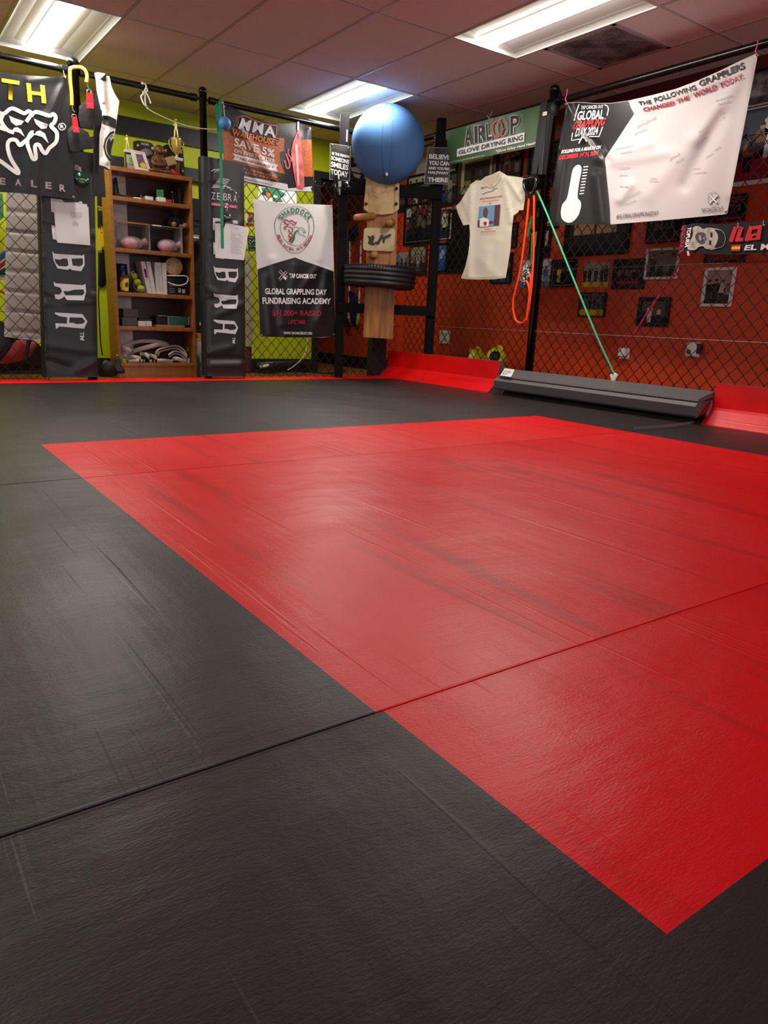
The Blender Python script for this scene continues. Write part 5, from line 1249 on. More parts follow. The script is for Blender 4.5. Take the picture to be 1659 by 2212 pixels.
# ================================================================== WALL FITTINGS AND FANS
def outlet(tl, br, label, name='wall_outlet', cat='outlet', kind=0):
    P0, P1 = PX(*tl, WX), PX(*br, WX); cy, cz = (P0.y + P1.y) / 2, (P0.z + P1.z) / 2; w_, h_ = P0.y - P1.y, P0.z - P1.z
    th = thing(name, label, cat, (WX, cy, P1.z))
    G().box((WX - .006, cy, cz), (.012, w_, h_), None, 0, .003).build('plate', white_plastic, th)
    if kind == 0:
        for dz in (.2, -.2): G().box((WX - .013, cy, cz + h_ * dz), (.004, w_ * .5, h_ * .26), None, 0, .001).build('socket', mat('socket_grey', '#b8b4ae', .5), th)
    elif kind == 1:
        G().box((WX - .03, cy, cz + .01), (.05, w_ * .7, h_ * .75), None, 0, .006).build('plug_adapter', white_plastic, th)
        G().tube([(WX - .04, cy + .02, cz - h_ * .3), (WX - .05, cy + .05, cz - h_ * .55), (WX - .02, cy + .06, cz - h_ * .8)], .004, 6).build('cable', lblack, th)
    else:
        G().box((WX - .03, cy, cz), (.045, w_ * .8, h_ * .9), None, 0, .01).build('housing', white_plastic, th)
        G().lathe([(0, .02), (.012, .018), (.018, .008), (.018, 0)], (WX - .052, cy + .01, cz - h_ * .15), (-1, 0, 0), 16).build('sensor', mat('sensor_dark', '#3c4a44', .2), th)
        G().box((WX - .02, cy - w_ * .55, cz + h_ * .1), (.03, .03, h_ * .7), None, 0, .004).build('bracket', lblack, th)
outlet((952, 713), (971, 743), 'white outlet plate on the orange wall right of the wooden frame')
outlet((1342, 751), (1359, 776), 'white outlet with plug at the end of the magenta tube', kind=1)
outlet((1489, 739), (1510, 772), 'white plug-in sensor on the orange wall right of the magenta tube', 'plug_in_sensor', 'sensor', 2)
yel = mat('yellow_plastic', '#c9c414', .4)
def fan(x, y, r, face, label):
    c = PX(x, y, 5.0); R = r * (c - EYE).length / F
    th = thing('floor_blower', label, 'fan', (c.x, c.y, c.z - R - .03), 'yellow floor blowers')
    d = Vector((-math.cos(face), -math.sin(face), .25)).normalized()
    G().lathe([(R * .62, .10), (R * .98, .09), (R, .03), (R * .95, -.06), (R * .6, -.10), (0, -.10)], c, d, 28).build('housing', yel, th)
    g = G()
    for k in range(1, 6): g.tube([c + d * .095 + (d.orthogonal().normalized() * math.cos(a) + d.cross(d.orthogonal().normalized()) * math.sin(a)) * R * .13 * k for a in [i * math.pi / 12 for i in range(24)]], .0035, 5, 0, True)
    u = d.orthogonal().normalized(); v = d.cross(u)
    for k in range(12):
        a = k * math.pi / 6; g.tube([c + d * .097, c + d * .095 + (u * math.cos(a) + v * math.sin(a)) * R * .65], .003, 5)
    g.build('grille', lblack, th)
    G().lathe([(0, .07), (R * .62, .07)], c, d, 24).build('dark_inlet', core, th)
    sd = Vector((0, 1, 0))
    g = G(); g.tube(spline([c + Vector((0, -R * .55, R * .72)), c + Vector((0, -R * .5, R * 1.2)), c + Vector((0, R * .15, R * 1.3)), c + Vector((0, R * .3, R * .9))], 5), .014, 8); g.build('handle', yel, th)
    for sy in (-1, 1):
        g = G(); g.box(c + Vector((0, sy * R * .6, -R - .005)), (R * 1.2, .03, .04), None, 0, .006); g.build('foot', yel, th)
fan(1075, 775, 19, .5, 'yellow floor blower with raised handle behind the red wall mat, nearer the fence post')
fan(1030, 774, 16, -.5, 'yellow floor blower behind the red wall mat, left of the one with raised handle')

# ================================================================== BEHIND THE BACK FENCE
# pale quilted crash pad standing behind the fence at left
qm = mat('beige_quilted_vinyl', '#b3aaa2', .5, bump=(60, .15, .002))
fq = folds(*[(10, 455 + 43 * k, 90, 462 + 43 * k, 2.2, -.03) for k in range(7)])
s = onY(6.75, lambda x, y: fq(x, y) + .03 * min(1, (x - 6) / 8 if x < 14 else (90 - x) / 12))
th = thing('crash_pad', 'beige quilted pad standing behind the fence at the left edge', 'pad', s(50, 735, 0))
G().sheet([(14, 395), (94, 402)], [(9, 726), (92, 737)], 16, 80, s, .12).build('cover', qm, th)
G().sheet([(9, 724.5), (92, 735.5)], [(9, 727), (92, 738)], 8, 2, onY(6.72), .02).build('white_hem', white_plastic, th)
# red and black gear bags
def blob(pts, Y, dep, m, name, label, cat, parts=()):
    xs = [p[0] for p in pts]; ys = [p[1] for p in pts]; cx, cy = (min(xs) + max(xs)) / 2, (min(ys) + max(ys)) / 2; rx, ry = (max(xs) - min(xs)) / 1.7, (max(ys) - min(ys)) / 1.7
    th = thing(name, label, cat, PY(cx, max(ys), Y))
    g = G(); puff(g, [(p[0], p[1]) for p in spline([Vector((*p, 0)) for p in pts], 3, True)], lambda x, y, d: PY(x, y, Y - d), cx, cy, rx, ry, .0, dep); g.build('body', m, th)
    return th
nyl_b = mat('black_nylon', '#0f0e10', .5, bump=(40, .3, .004)); nyl_r = mat('red_nylon', '#8c1810', .5, bump=(30, .3, .004))
t = blob([(-60, 690), (20, 700), (88, 748), (96, 780), (90, 797), (30, 800), (-60, 800)], 7.0, .2, nyl_b, 'gear_bag', 'black gear bag on the floor behind the fence at the bottom left', 'bag')
t = blob([(36, 735), (62, 738), (52, 775), (30, 782), (0, 785), (18, 760)], 6.62, .05, nyl_r, 'gym_bag', 'red gym bag under the beige quilted pad, left half', 'bag')
G().sheet([(58, 736), (64, 737)], [(52, 776), (57, 776)], 2, 6, onY(6.56), .01).build('strap', web, t)
t = blob([(68, 738), (80, 740), (76, 752), (66, 770), (60, 768)], 6.62, .05, nyl_r, 'pouch', 'small red pouch beside the red gym bag behind the fence', 'pouch')
t = blob([(-40, 615), (0, 626), (12, 634), (12, 640), (0, 632), (-40, 640)], 6.9, .04, mat('orange_nylon', '#e2601c', .5), 'orange_bag', 'orange bag corner at the left edge behind the fence', 'bag')
th = thing('garment_stack', 'green and blue gear hanging behind the fence at the far left edge', 'clothing', PY(0, 600, 7.1))
for nm, q, c in (('green_piece', [(-30, 415), (6, 418), (8, 470), (-30, 500)], '#2f6a44'), ('lime_piece', [(-30, 480), (0, 470), (12, 490), (10, 545), (-30, 560)], '#c4cf16'), ('blue_piece', [(-30, 560), (12, 540), (13, 556), (-30, 590)], '#3c58b0'), ('magenta_piece', [(-30, 590), (12, 560), (13, 572), (-30, 605)], '#a01a5c'), ('dark_piece', [(-30, 605), (13, 575), (12, 596), (-30, 625)], '#123a34'), ('white_piece', [(-30, 598), (12, 594), (12, 604), (-30, 612)], '#dcd4c4')):
    g = G(); puff(g, q, lambda x, y, d: PY(x, y, 7.1 - d), -8, 510, 60, 130, 0, .05); g.build(nm, mat('gear_' + nm, c, .6), th)
# yellow and black harness on the wall left of the bookshelf
th = thing('safety_harness', 'yellow and black harness hanging on the lime wall left of the bookshelf', 'harness', PY(220, 620, 7.45))
K = lambda P: sc(195, 380, 5.03, P); hy = mat('yellow_webbing', '#e8bc10', .5)
for nm, pts, m in (('black_strap', [(70, 0), (150, 0), (165, 150), (150, 560), (130, 640), (80, 570), (75, 330)], nyl_b), ('yellow_buckle', [(75, 325), (145, 335), (145, 380), (85, 380)], hy), ('yellow_panel', [(80, 570), (120, 530), (160, 560), (168, 780), (125, 780), (120, 810), (82, 810)], hy), ('black_pouch', [(85, 815), (180, 800), (190, 1160), (150, 1200), (120, 1215), (85, 1190)], nyl_b)):
    g = G(); puff(g, K(pts), lambda x, y, d: PY(x, y, 7.475 - d), 220, 480, 25, 140, 0, .05); g.build(nm, m, th)
g = G(); g.poly(K([(88, 815), (130, 812), (130, 838), (88, 838)]), onY(7.3), 0); g.poly(K([(128, 768), (168, 768), (168, 795), (128, 795)]), onY(7.3), 0); g.build('clasp', mat('grey_clasp', '#8d8d90', .3, .6), th)
g = G(); g.tube([PY(*p, 7.2) for p in K([(96, 1200), (88, 1330), (100, 1550), (110, 1800), (130, 1950)])], .006, 6); tag(g.build('wall_cable', lblack), 'thin dark cable hanging beside the left post pad over the lime wall', 'cable')
# boots / black base beside the bookshelf
t = blob([(216, 800), (226, 778), (246, 788), (252, 812), (214, 813)], 6.6, .06, nyl_b, 'bag_base', 'black lumpy bag on the floor between the left pad and the bookshelf', 'bag')
th = thing('hand_bell', 'small black bell with a brass tip at the foot of the bookshelf', 'bell', PY(255, 806, 6.62))
c = PY(255, 806, 6.62); G().lathe([(0, .145), (.015, .14), (.025, .11), (.03, .06), (.055, .035), (.058, .005), (.05, 0), (0, 0)], c, (0, 0, 1), 20).build('body', lblack, th)
G().ball(c + Vector((0, 0, .15)), .011, 12).build('tip', brass, th)
# things right of the bookshelf: dark cabinet column, tube, boxes
BXm = mat('dark_cabinet', '#0e0d0f', .5)
th = thing('gear_locker', 'tall black locker standing right of the bookshelf behind the fence', 'locker', PY(430, 800, 7.3))
p, q = PY(413, 440, 7.15), PY(452, 800, 7.15); g = G(); g.bx((p.x, 7.15, -.05), (q.x, 7.45, PY(430, 430, 7.15).z)); g.build('body', BXm, th)
for y in (476, 488, 612): g = G(); g.bx((p.x, 7.14, PY(430, y, 7.15).z), (q.x, 7.15, PY(430, y - 3, 7.15).z)); g.build('ledge', mat('dark_ledge', '#2c2b30', .4), th)
th = thing('foam_roller', 'grey shiny roller lying on the black locker shelf', 'roller', PY(428, 520, 7.05))
a, b = PY(415, 514, 7.05), PY(437, 517, 7.05); G().tube([a, b], .035, 16).build('roller', mat('shiny_grey', '#b9b9bd', .2, .6), th)
LK = [o for o in bpy.data.objects if o.name == 'gear_locker'][0]
g = G(); g.bx((p.x, 7.0, a.z - .05), (q.x, 7.15, a.z - .036)); g.build('ledge', BXm, LK)
def pbox(name, label, cat, r, Y, dep, m, par=None, zb=None, bev=.003, rotz=0):
    """upright box whose front spans the pixel rectangle at depth Y"""
    if 6.8 < Y < 7.05: dep = min(dep, 7.05 - Y)
    x0, y0, x1, y1 = r; a, b = PY(x0, (y0 + y1) / 2, Y).x, PY(x1, (y0 + y1) / 2, Y).x; xm = (x0 + x1) / 2
    zt, z0 = PY(xm, y0, Y).z, PY(xm, y1, Y).z
    if zb is not None: zt += zb - z0; z0 = zb
    c = ((a + b) / 2, Y + dep / 2, (zt + z0) / 2); g = G(); g.box(c, (b - a, dep, zt - z0), Matrix.Rotation(rotz, 3, 'Z') if rotz else None, 0, bev)
    return g.build(name, m, par) if par else tag(g.build(name, m), label, cat)
TUB = pbox('storage_tub', 'teal patterned tub on the floor between the bookshelf and the right pad', 'tub', (424, 742, 441, 797), 6.85, .25, mat('teal_pattern', '#2c5a58', .5, var=((14, 14, 8), '#8aa9a0', .5, .6)), None, -.05)
bxw = pbox('carton', 'white carton with dark print stacked on the teal tub', 'box', (424, 708, 441, 738), 6.87, .2, mat('white_carton', '#d6cfc8', .6), None, -.05 + TUB.dimensions.z + .001)
g = G(); s = onY(6.868); g.poly(rect(431, 715, 439, 718.5), s, .0); g.stroke([(431, 724), (439, 724.5)], .7, s, 0); g.stroke([(425, 735), (441, 736)], 1.3, s, 0, 1); g.build('print', [ink, red_ink], bxw)
yc = pbox('carton', 'small yellow carton on top of the white carton', 'box', (426, 694, 441, 706), 6.88, .16, mat('yellow_carton', '#e0a93a', .6), None, -.05 + TUB.dimensions.z + bxw.dimensions.z + .002)
g = G(); s = onY(6.878); g.poly(rect(431, 696, 440, 703), s, 0); g.build('label_print', white_ink, yc)
# posters and sheets on the lime wall, seen through the fence
def poster(name, label, q, Y, m, marks, mats):
    th = thing(name, label, 'poster', PY(*q[3], Y)); s = onY(Y); g = G(); g.prism([s(*p, .003) for p in q], (0, .003, 0)); g.build('sheet', m, th)
    g = G(); marks(g, s); g.build('print', mats, th); return th
poster('wall_poster', 'white poster with green and orange blots above the academy banner', [(560, 398), (640, 412), (642, 470), (552, 470)], 6.9, vin_white,
    lambda g, s: (g.poly([(565, 405), (600, 408), (618, 420), (600, 432), (570, 418)], s, .004, 0), g.poly([(590, 425), (606, 428), (612, 436), (590, 434)], s, .005, 0), g.poly([(572, 412), (584, 416), (580, 424), (566, 418)], s, .006, 1), g.poly([(575, 415), (586, 418), (584, 427), (576, 424)], s, .007, 2), g.poly([(592, 421), (600, 424), (598, 428), (590, 426)], s, .007, 3)), [green_i, ink, orange_i, white_ink])
poster('wall_poster', 'orange and white flyer on the lime wall right of the right post pad', [(531, 456), (549, 460), (549, 490), (531, 488)], 7.0, orange_i, lambda g, s: (g.poly([(531, 462), (549, 466), (549, 484), (531, 482)], s, .004, 0), g.poly(ell(539, 475, 5, 5, 12), s, .006, 1)), [white_ink, orange_i])
poster('wall_sign', 'dark green sign with white outline lettering beside the academy banner', [(534, 509), (552, 510), (552, 543), (537, 543)], 7.0, mat('sign_green', '#123018', .5), lambda g, s: (g.text('SC', [(537, 518), (552, 519), (552, 534), (538, 533)], s, .004, 0, .0), g.stroke([(540, 540), (552, 540)], .8, s, .004), g.stroke([(537, 513), (546, 513)], .8, s, .004)), [mat('sage_ink', '#8aa48a', .5)])
s = onY(6.75); th = thing('crash_pad', 'narrow grey pad standing behind the fence right of the right post pad', 'pad', s(540, 746, 0))
G().sheet([(531, 560), (541, 548)], [(533, 746), (547, 746)], 4, 30, s, .1).build('cover', qm, th)
th = thing('rolled_mat', 'maroon speckled roll on the floor beside the right post pad', 'roll', PY(537, 800, 6.9)); G().tube([PY(537, 802, 6.85), PY(537, 749, 6.85)], .03, 12).build('roll', mat('maroon_fleck', '#5a1c30', .7, var=(60, '#1c1014', .5, .6)), th)
th = thing('wall_photo', 'black and white poster on the lime wall left of the big blue ball', 'picture', PY(765, 392, 7.47)); s = onY(7.46)
g = G(); g.prism([s(*p, .004) for p in ((752, 338), (788, 345), (788, 395), (752, 386))], (0, .004, 0)); g.build('sheet', lblack, th)
g = G()
for P in ([(758, 362), (772, 360), (784, 368), (778, 374), (760, 370)], [(762, 374), (780, 378), (776, 386), (766, 382)], [(766, 344), (774, 346), (772, 354), (764, 352)]): g.poly(P, s, .004)
g.build('grey_figures', mat('mid_grey', '#8f8c8c', .6), th)
# wall-side rack of belts in the passage
th = thing('belt_rack', 'white uprights with purple belt bags on the wall behind the dummy', 'rack', PX(760, 690, 5.22))
for x0, x1, y0, y1 in ((756, 753, 520, 700), (780, 774, 520, 700)): G().tube([PX(x0, y0, 5.286), PX(x1, y1, 5.286)], .012, 8).build('upright', white_plastic, th)
purp = mat('purple_nylon', '#2c1660', .6)
for pts, m, nm in (([(752, 500), (772, 480), (775, 500), (756, 522)], mat('navy_nylon', '#191838', .6), 'navy_bag'), ([(753, 628), (763, 630), (772, 640), (772, 655), (766, 700), (758, 700)], purp, 'purple_bag'), ([(738, 480), (752, 470), (754, 570), (738, 572)], mat('brown_kraft', '#5a4334', .7), 'kraft_bag'), ([(740, 680), (748, 676), (758, 706), (750, 708)], lblack, 'black_bag')):
    g = G(); puff(g, pts, lambda x, y, d: PX(x, y, 5.27 - d), sum(p[0] for p in pts) / len(pts), sum(p[1] for p in pts) / len(pts), 14, 40, 0, .06); g.build(nm, m, th)
G().lathe([(0, .0), (.02, .01), (.026, .06), (.014, .14), (.02, .2), (0, .21)], PX(772, 705, 5.26), (0, 0, 1), 12).build('green_bottle', mat('green_bottle', '#7fae1e', .3), th)
# cable clutter on the floor
g = G()
for P in ([(545, 798), (580, 806), (640, 800), (700, 806), (745, 802)], [(560, 804), (610, 797), (680, 804), (720, 808)]): g.tube([PZ(x, y, -.035) for x, y in [(p.x, p.y) for p in spline([Vector((*p, 0)) for p in P], 5)]], .008, 6)
tag(g.build('cable_bundle', lblack), 'black cables strewn on the wood floor behind the fence below the academy banner', 'cable')
g = G(); g.tube(spline([PY(664, 732, 7.4), PY(660, 760, 7.3), PY(652, 775, 7.1), PY(636, 790, 6.9), PY(622, 799, 6.8)], 5), .006, 6); tag(g.build('white_cable', cord_white), 'white cable trailing down the lime wall below the academy banner', 'cable')
th = thing('duffel_bag', 'low black bag on the floor against the lime wall below the academy banner', 'bag', PY(590, 802, 7.2))
g = G(); puff(g, [(552, 800), (556, 782), (640, 778), (668, 786), (664, 800)], lambda x, y, d: PY(x, y, 7.2 - d), 610, 790, 60, 14, 0, .08); g.build('body', nyl_b, th)
G().tube([PY(562, 793, 6.95), PY(580, 789, 6.95)], .014, 10).build('white_roll', white_plastic, th)

# ================================================================== BOOKSHELF
SY0, SY1 = 6.80, 7.07
SX0, SX1 = 1.868, 2.598
oak = mat('oak_veneer', '#9c642f', .4, var=((5, 5, 26), '#8a4f1f', .35, .7), bump=((8, 8, 60), .08, .001))
oak_h = mat('oak_veneer_shelf', '#9c642f', .4, var=((26, 5, 5), '#8a4f1f', .35, .7), bump=((60, 8, 8), .08, .001))
th = thing('bookshelf', 'oak veneer bookshelf of trophies, tins, books and belts between the two post pads', 'bookshelf', ((SX0 + SX1) / 2, 6.99, 0))
for a, b in ((SX0, SX0 + .022), (SX1 - .022, SX1)): G().bx((a, SY0, -.05), (b, SY1, 1.748), 0, .001).build('side_panel', oak, th)
ZS = [1.748, 1.514, 1.093, .7225, .4285, .102]
i0, i1 = SX0 + .022, SX1 - .022
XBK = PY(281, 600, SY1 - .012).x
for k, z in enumerate(ZS): G().bx((i0, SY0 + (.004 if k else .0), z - (.034 if k < 5 else .03)), (i1, SY1 - .012, z), 0, .001).build('shelf', oak_h, th)
G().bx((i0, SY0 + .01, -.05), (i1, SY0 + .03, .072)).build('kickboard', oak_h, th)
G().bx((XBK, SY1 - .012, -.05), (i1, SY1, 1.748)).build('back_panel', mat('walnut_back', '#3c1a0d', .45, var=((5, 5, 26), '#2c1108', .35, .7)), th)
G().bx((i0, SY1 - .012, -.05), (XBK, SY1, 1.748)).build('back_panel', mat('pale_back_board', '#dcd6d0', .7, var=(12, '#c4bcb4', .4, .7)), th)  # left part of the back, paler than the rest
# clear riser on the third level
acr2 = mat('riser_acrylic', '#d8d4d0', .08, alpha=.25, spec=.6)
r_ = thing('acrylic_riser', 'clear acrylic riser over the two pink bundles on the bookshelf', 'riser', (2.2, 6.95, ZS[2]), None)
G().bx((i0 + .012, SY0 + .02, 1.305), (i1 - .07, SY1 - .03, 1.313)).build('top', acr2, r_)
for x in (i0 + .012, (i0 + i1) / 2 - .03, i1 - .078): G().bx((x, SY0 + .03, ZS[2]), (x + .006, SY1 - .04, 1.305)).build('leg', acr2, r_)
G().bx((i0 + .012, SY0 + .012, 1.303), (i0 + .30, SY0 + .02, 1.316)).build('wood_strip', oak_h, r_); G().bx((i0 + .34, SY0 + .012, 1.304), (i0 + .42, SY0 + .02, 1.314)).build('white_strip', white_plastic, r_)
K3 = lambda x, y: (220 + x / 7.136, 250 + y / 7.136)
K4 = lambda x, y: (220 + x / 6.9125, 520 + y / 6.9125)
def R3(a, b, c, d): return (*K3(a, b), *K3(c, d))
def R4(a, b, c, d): return (*K4(a, b), *K4(c, d))
TZ = ZS[0]
# ---- on top
sp = pbox('speaker_box', 'black box at the left end of the bookshelf top', 'box', R3(128, 600, 345, 790), 6.9, .15, lblack, None, TZ)
def figure(g, c, h, arm=1):
    """small fighter statuette: legs, trunk, head, punching arm"""
    k = h / .2; v = lambda x, z, y=0: Vector(c) + Vector((x, y, z)) * k
    g.tube([v(-.018, 0), v(-.014, .045), v(-.006, .095)], [.007 * k, .009 * k, .012 * k], 8); g.tube([v(.02, 0), v(.016, .045), v(.006, .095)], [.007 * k, .009 * k, .012 * k], 8)
    g.tube([v(0, .088), v(0, .12), v(0, .158)], [.013 * k, .015 * k, .012 * k], 10); g.tube([v(0, .155), v(0, .168)], .006 * k, 8); g.ball(v(0, .184), .0135 * k, 12)
    g.tube([v(.012, .152), v(.045, .148), v(.078 * arm, .150)], [.008 * k, .006 * k, .006 * k], 8); g.ball(v(.082 * arm, .15), .009 * k, 10)
    g.tube([v(-.012, .152), v(-.026, .13), v(-.008, .125, -.012)], [.008 * k, .006 * k, .006 * k], 8)
th = thing('trophy', 'small gold fighter trophy behind the grey card on the bookshelf top', 'trophy', PY(275, 362, 7.02))
c = PY(275.5, 324, 7.02); g = G(); figure(g, c, .125); g.build('figurine', mat('bright_gold', '#ecd890', .25, .5), th)
zb = c.z; g = G(); g.box((c.x, c.y, zb - .012), (.06, .05, .024), None, 0, .002); g.build('base', mat('pale_marble', '#c8ccd0', .3), th); g = G(); g.box((c.x, c.y, (zb - .024 + TZ) / 2), (.045, .04, zb - .024 - TZ), None, 0, .002); g.build('column', mat('dark_column', '#3a2a20', .4), th)
cd = pbox('greeting_card', 'pale grey card with a green emblem leaning on the bookshelf top', 'card', R3(385, 580, 520, 830), 6.93, .01, mat('pale_card', '#a7a598', .6), None, TZ)
g = G(); s = onY(6.928); K = lambda P: sc(220, 250, 7.136, P); g.poly(K([(420, 650), (460, 640), (480, 680), (460, 720), (425, 710)]), s, .0); g.stroke(K([(420, 740), (460, 755), (495, 735)]), 1, s, 0, 1); g.build('print', [mat('lime_print', '#6ab82c', .5), ink], cd)
th = thing('picture_frame', 'cream tilted picture frame with a yellow print on the bookshelf top', 'picture', PY(302, 372, 6.86)); s = onY(6.86)
g = G(); o = [s(*p, 0) for p in K([(440, 515), (660, 565), (765, 865), (520, 825)])]; i_ = [s(*p, 0) for p in K([(520, 590), (625, 600), (705, 820), (570, 795)])]; g.prism(o, (0, .015, 0), 0, [i_]); g.build('frame', mat('cream_frame', '#dcd0c4', .5), th)
g = G(); g.prism([p + Vector((0, .004, 0)) for p in i_], (0, .006, 0)); g.build('print', mat('dusky_print', '#5c5460', .5, var=(30, '#7a5a70', .4, .6)), th)
g = G(); g.poly(K([(590, 740), (640, 720), (680, 760), (690, 810), (600, 795)]), s, -.0005); g.poly(K([(545, 640), (590, 650), (600, 690), (550, 680)]), s, -.0005, 1); g.build('yellow_patch', [mat('print_yellow', '#d0c020', .5), mat('print_pink', '#8a4a6a', .5)], th)
g = G(); g.text('Wall of Fame', K([(500, 538), (640, 570), (640, 585), (500, 555)]), s, .001, 0, 0); g.text('Academy', K([(590, 825), (690, 842), (690, 856), (590, 840)]), s, .001, 0, 0); g.build('lettering', mat('brown_ink', '#7a6a5c', .6), th)
plq = mat('walnut_plaque', '#26161a', .3)
def plaque(label, pts, Y, extra):
    th = thing('award_plaque', label, 'plaque', PY(sum(p[0] for p in pts) / len(pts), max(p[1] for p in pts), Y)); s = onY(Y); g = G(); g.prism([s(*p, 0) for p in pts], (0, .025, 0)); g.build('board', plq, th); g = G(); extra(g, s); g.build('plate', [mat('silver_plate', '#a8a4a4', .25, .7), gold, mat('bronze_plate', '#7a5a30', .35, .6)], th); return th
plaque('dark walnut award plaque with a silver plate behind the cream frame', K([(490, 395), (560, 380), (680, 400), (760, 420), (800, 460), (810, 560), (800, 850), (500, 800)]), 7.02, lambda g, s: (g.poly(K([(600, 410), (720, 430), (730, 465), (600, 445)]), s, .003, 0), g.poly(K([(600, 530), (680, 500), (760, 530), (790, 590), (700, 620), (620, 590)]), s, .003, 0), g.poly(K(ell(555, 455, 20, 20, 10)), s, .003, 1), g.poly(K(ell(780, 500, 20, 22, 10)), s, .003, 1)))
plaque('tall dark walnut award plaque behind the gold cup trophy', K([(935, 470), (1000, 440), (1100, 445), (1250, 490), (1278, 880), (1265, 930), (960, 890)]), 7.03, lambda g, s: (g.poly(K(ell(985, 535, 16, 22, 10)), s, .003, 1), g.poly(K(ell(1225, 565, 18, 22, 10)), s, .003, 1), g.poly(K(ell(1250, 850, 18, 24, 10)), s, .003, 1), g.poly(K([(1040, 480), (1100, 490), (1100, 510), (1040, 500)]), s, .003, 0), g.poly(K([(1055, 650), (1130, 650), (1130, 720), (1060, 720)]), s, .003, 2)))
sgn = pbox('black_case', 'round black case behind the wooden monkey on the bookshelf top', 'case', R3(715, 590, 820, 860), 7.0, .03, lblack, None, TZ, .02)
# carved monkey
th = thing('carved_monkey', 'carved brown wooden monkey holding a book on the bookshelf top', 'figurine', PY(348, 378, 6.9)); wm = mat('carved_wood', '#5a3418', .4, bump=(60, .3, .003))
c = PY(346, 376, 6.9); c.z = TZ
g = G(); g.ball((c.x, c.y, TZ + .055), (.085, .06, .055), 20); g.ball((c.x - .01, c.y, TZ + .11), (.062, .05, .065), 20); g.tube(spline([Vector((c.x - .06, c.y - .03, TZ + .13)), Vector((c.x - .075, c.y - .05, TZ + .08)), Vector((c.x - .02, c.y - .07, TZ + .07)), Vector((c.x + .03, c.y - .07, TZ + .08))], 4), .02, 10); g.ball((c.x - .05, c.y - .05, TZ + .02), (.07, .035, .02), 14); g.ball((c.x + .06, c.y - .05, TZ + .02), (.06, .035, .02), 14); g.build('body', wm, th)
g = G(); g.ball((c.x - .005, c.y - .01, TZ + .198), (.042, .04, .045), 18); g.ball((c.x, c.y - .045, TZ + .187), (.026, .016, .022), 14); g.ball((c.x - .045, c.y, TZ + .198), (.01, .01, .016), 10); g.ball((c.x + .038, c.y, TZ + .198), (.01, .01, .016), 10); g.build('head', wm, th)
G().box((c.x + .075, c.y - .075, TZ + .115), (.085, .012, .07), Matrix.Rotation(-.35, 3, 'Y'), 0, .003).build('book', mat('tan_wood', '#a08050', .5), th)
# gold cup
th = thing('trophy', 'tall gold cup trophy with a fighter on top, right on the bookshelf top', 'trophy', PY(384, 385, 6.92)); c = PY(383, 385, 6.92); c.z = TZ
zc = PY(383, 340, 6.92).z; zt = PY(383, 299, 6.92).z
G().box((c.x + .002, c.y, TZ + .006), (.075, .07, .012), None, 0, .003).build('base', mat('dark_base', '#2a1a14', .4), th)
G().box((c.x + .002, c.y, (TZ + .012 + zc - .03) / 2), (.03, .03, zc - .03 - TZ - .012), None, 0, .002).build('column', mat('copper_column', '#8a5634', .3, .3), th)
G().box((c.x, c.y, zc - .018), (.095, .06, .026), None, 0, .003).build('plinth', mat('pale_marble', '#c8ccd0', .3), th)
H = zt - zc + .006; g = G(); g.lathe([(.018, 0), (.02, .005), (.008, .014), (.012, .026), (.03, .05), (.042, H * .6), (.046, H * .92), (.048, H), (.043, H), (.0, H * .9)], (c.x, c.y, zc - .005), (0, 0, 1), 20); g.build('cup', gold, th)
for sx in (-1, 1): G().tube(spline([Vector((c.x + sx * .044, c.y, zt - .01)), Vector((c.x + sx * .066, c.y, zt - .03)), Vector((c.x + sx * .06, c.y, zt - .075)), Vector((c.x + sx * .03, c.y, zt - .115))], 5), .0045, 8).build('handle', gold, th)
g = G(); figure(g, (c.x, c.y, zt - .004), .165); g.build('figurine', gold, th)
t = blob(K([(1065, 830), (1100, 825), (1140, 870), (1210, 900), (1215, 925), (1070, 905)]), 6.84, .02, mat('red_cloth', '#b01428', .7), 'folded_cloth', 'crumpled red cloth at the right end of the bookshelf top', 'cloth')
# ---- first shelf
Z = ZS[1]
pbox('black_tray', 'low black tray at the left end of the upper shelf', 'tray', R3(195, 1165, 290, 1225), 6.9, .12, lblack, None, Z)
pbox('black_case', 'flat dark case beside the black tray on the upper shelf', 'case', R3(310, 1180, 460, 1235), 6.9, .12, mat('dark_case', '#2a211e', .5), None, Z)
th = thing('gooseneck_holder', 'black gooseneck holder leaning at the left wall of the upper shelf', 'holder', PY(249, 420, 7.0)); g = G(); g.tube(spline([PY(248, 420, 7.0), PY(247, 395, 7.0), PY(250, 385, 7.0), PY(253, 405, 7.0), PY(256, 421, 7.0)], 4), .009, 8); g.build('neck', lblack, th)
pbox('small_box', 'small white box lid lying flat on the upper shelf', 'box', R3(497, 1252, 610, 1280), 6.85, .06, white_plastic, None, Z)
rb = pbox('small_box', 'small red box between two white boxes on the upper shelf', 'box', R3(612, 1245, 680, 1285), 6.86, .05, mat('red_card', '#c01a30', .5), None, Z)
pbox('small_box', 'square white box left of the puzzle cube on the upper shelf', 'box', R3(680, 1240, 795, 1305), 6.84, .07, white_plastic, None, Z, .006)
th = thing('desk_clock', 'small silver desk clock standing behind the white boxes on the upper shelf', 'clock', PY(310, 425, 6.98)); 
o = pbox('case', '', '', R3(592, 1155, 695, 1270), 6.98, .03, mat('silver_case', '#8f8888', .3, .4), th, Z); g = G(); s = onY(6.977); g.poly(K([(620, 1200), (670, 1200), (670, 1255), (620, 1255)]), s, 0); g.build('face', lblack, th)
pbox('black_case', 'low dark case between the white box and the puzzle cube', 'case', R3(735, 1195, 855, 1290), 7.0, .06, lblack, None, Z)
pbox('small_box', 'white box under the puzzle cube on the upper shelf', 'box', R3(862, 1250, 985, 1325), 6.84, .07, white_plastic, None, Z, .004)
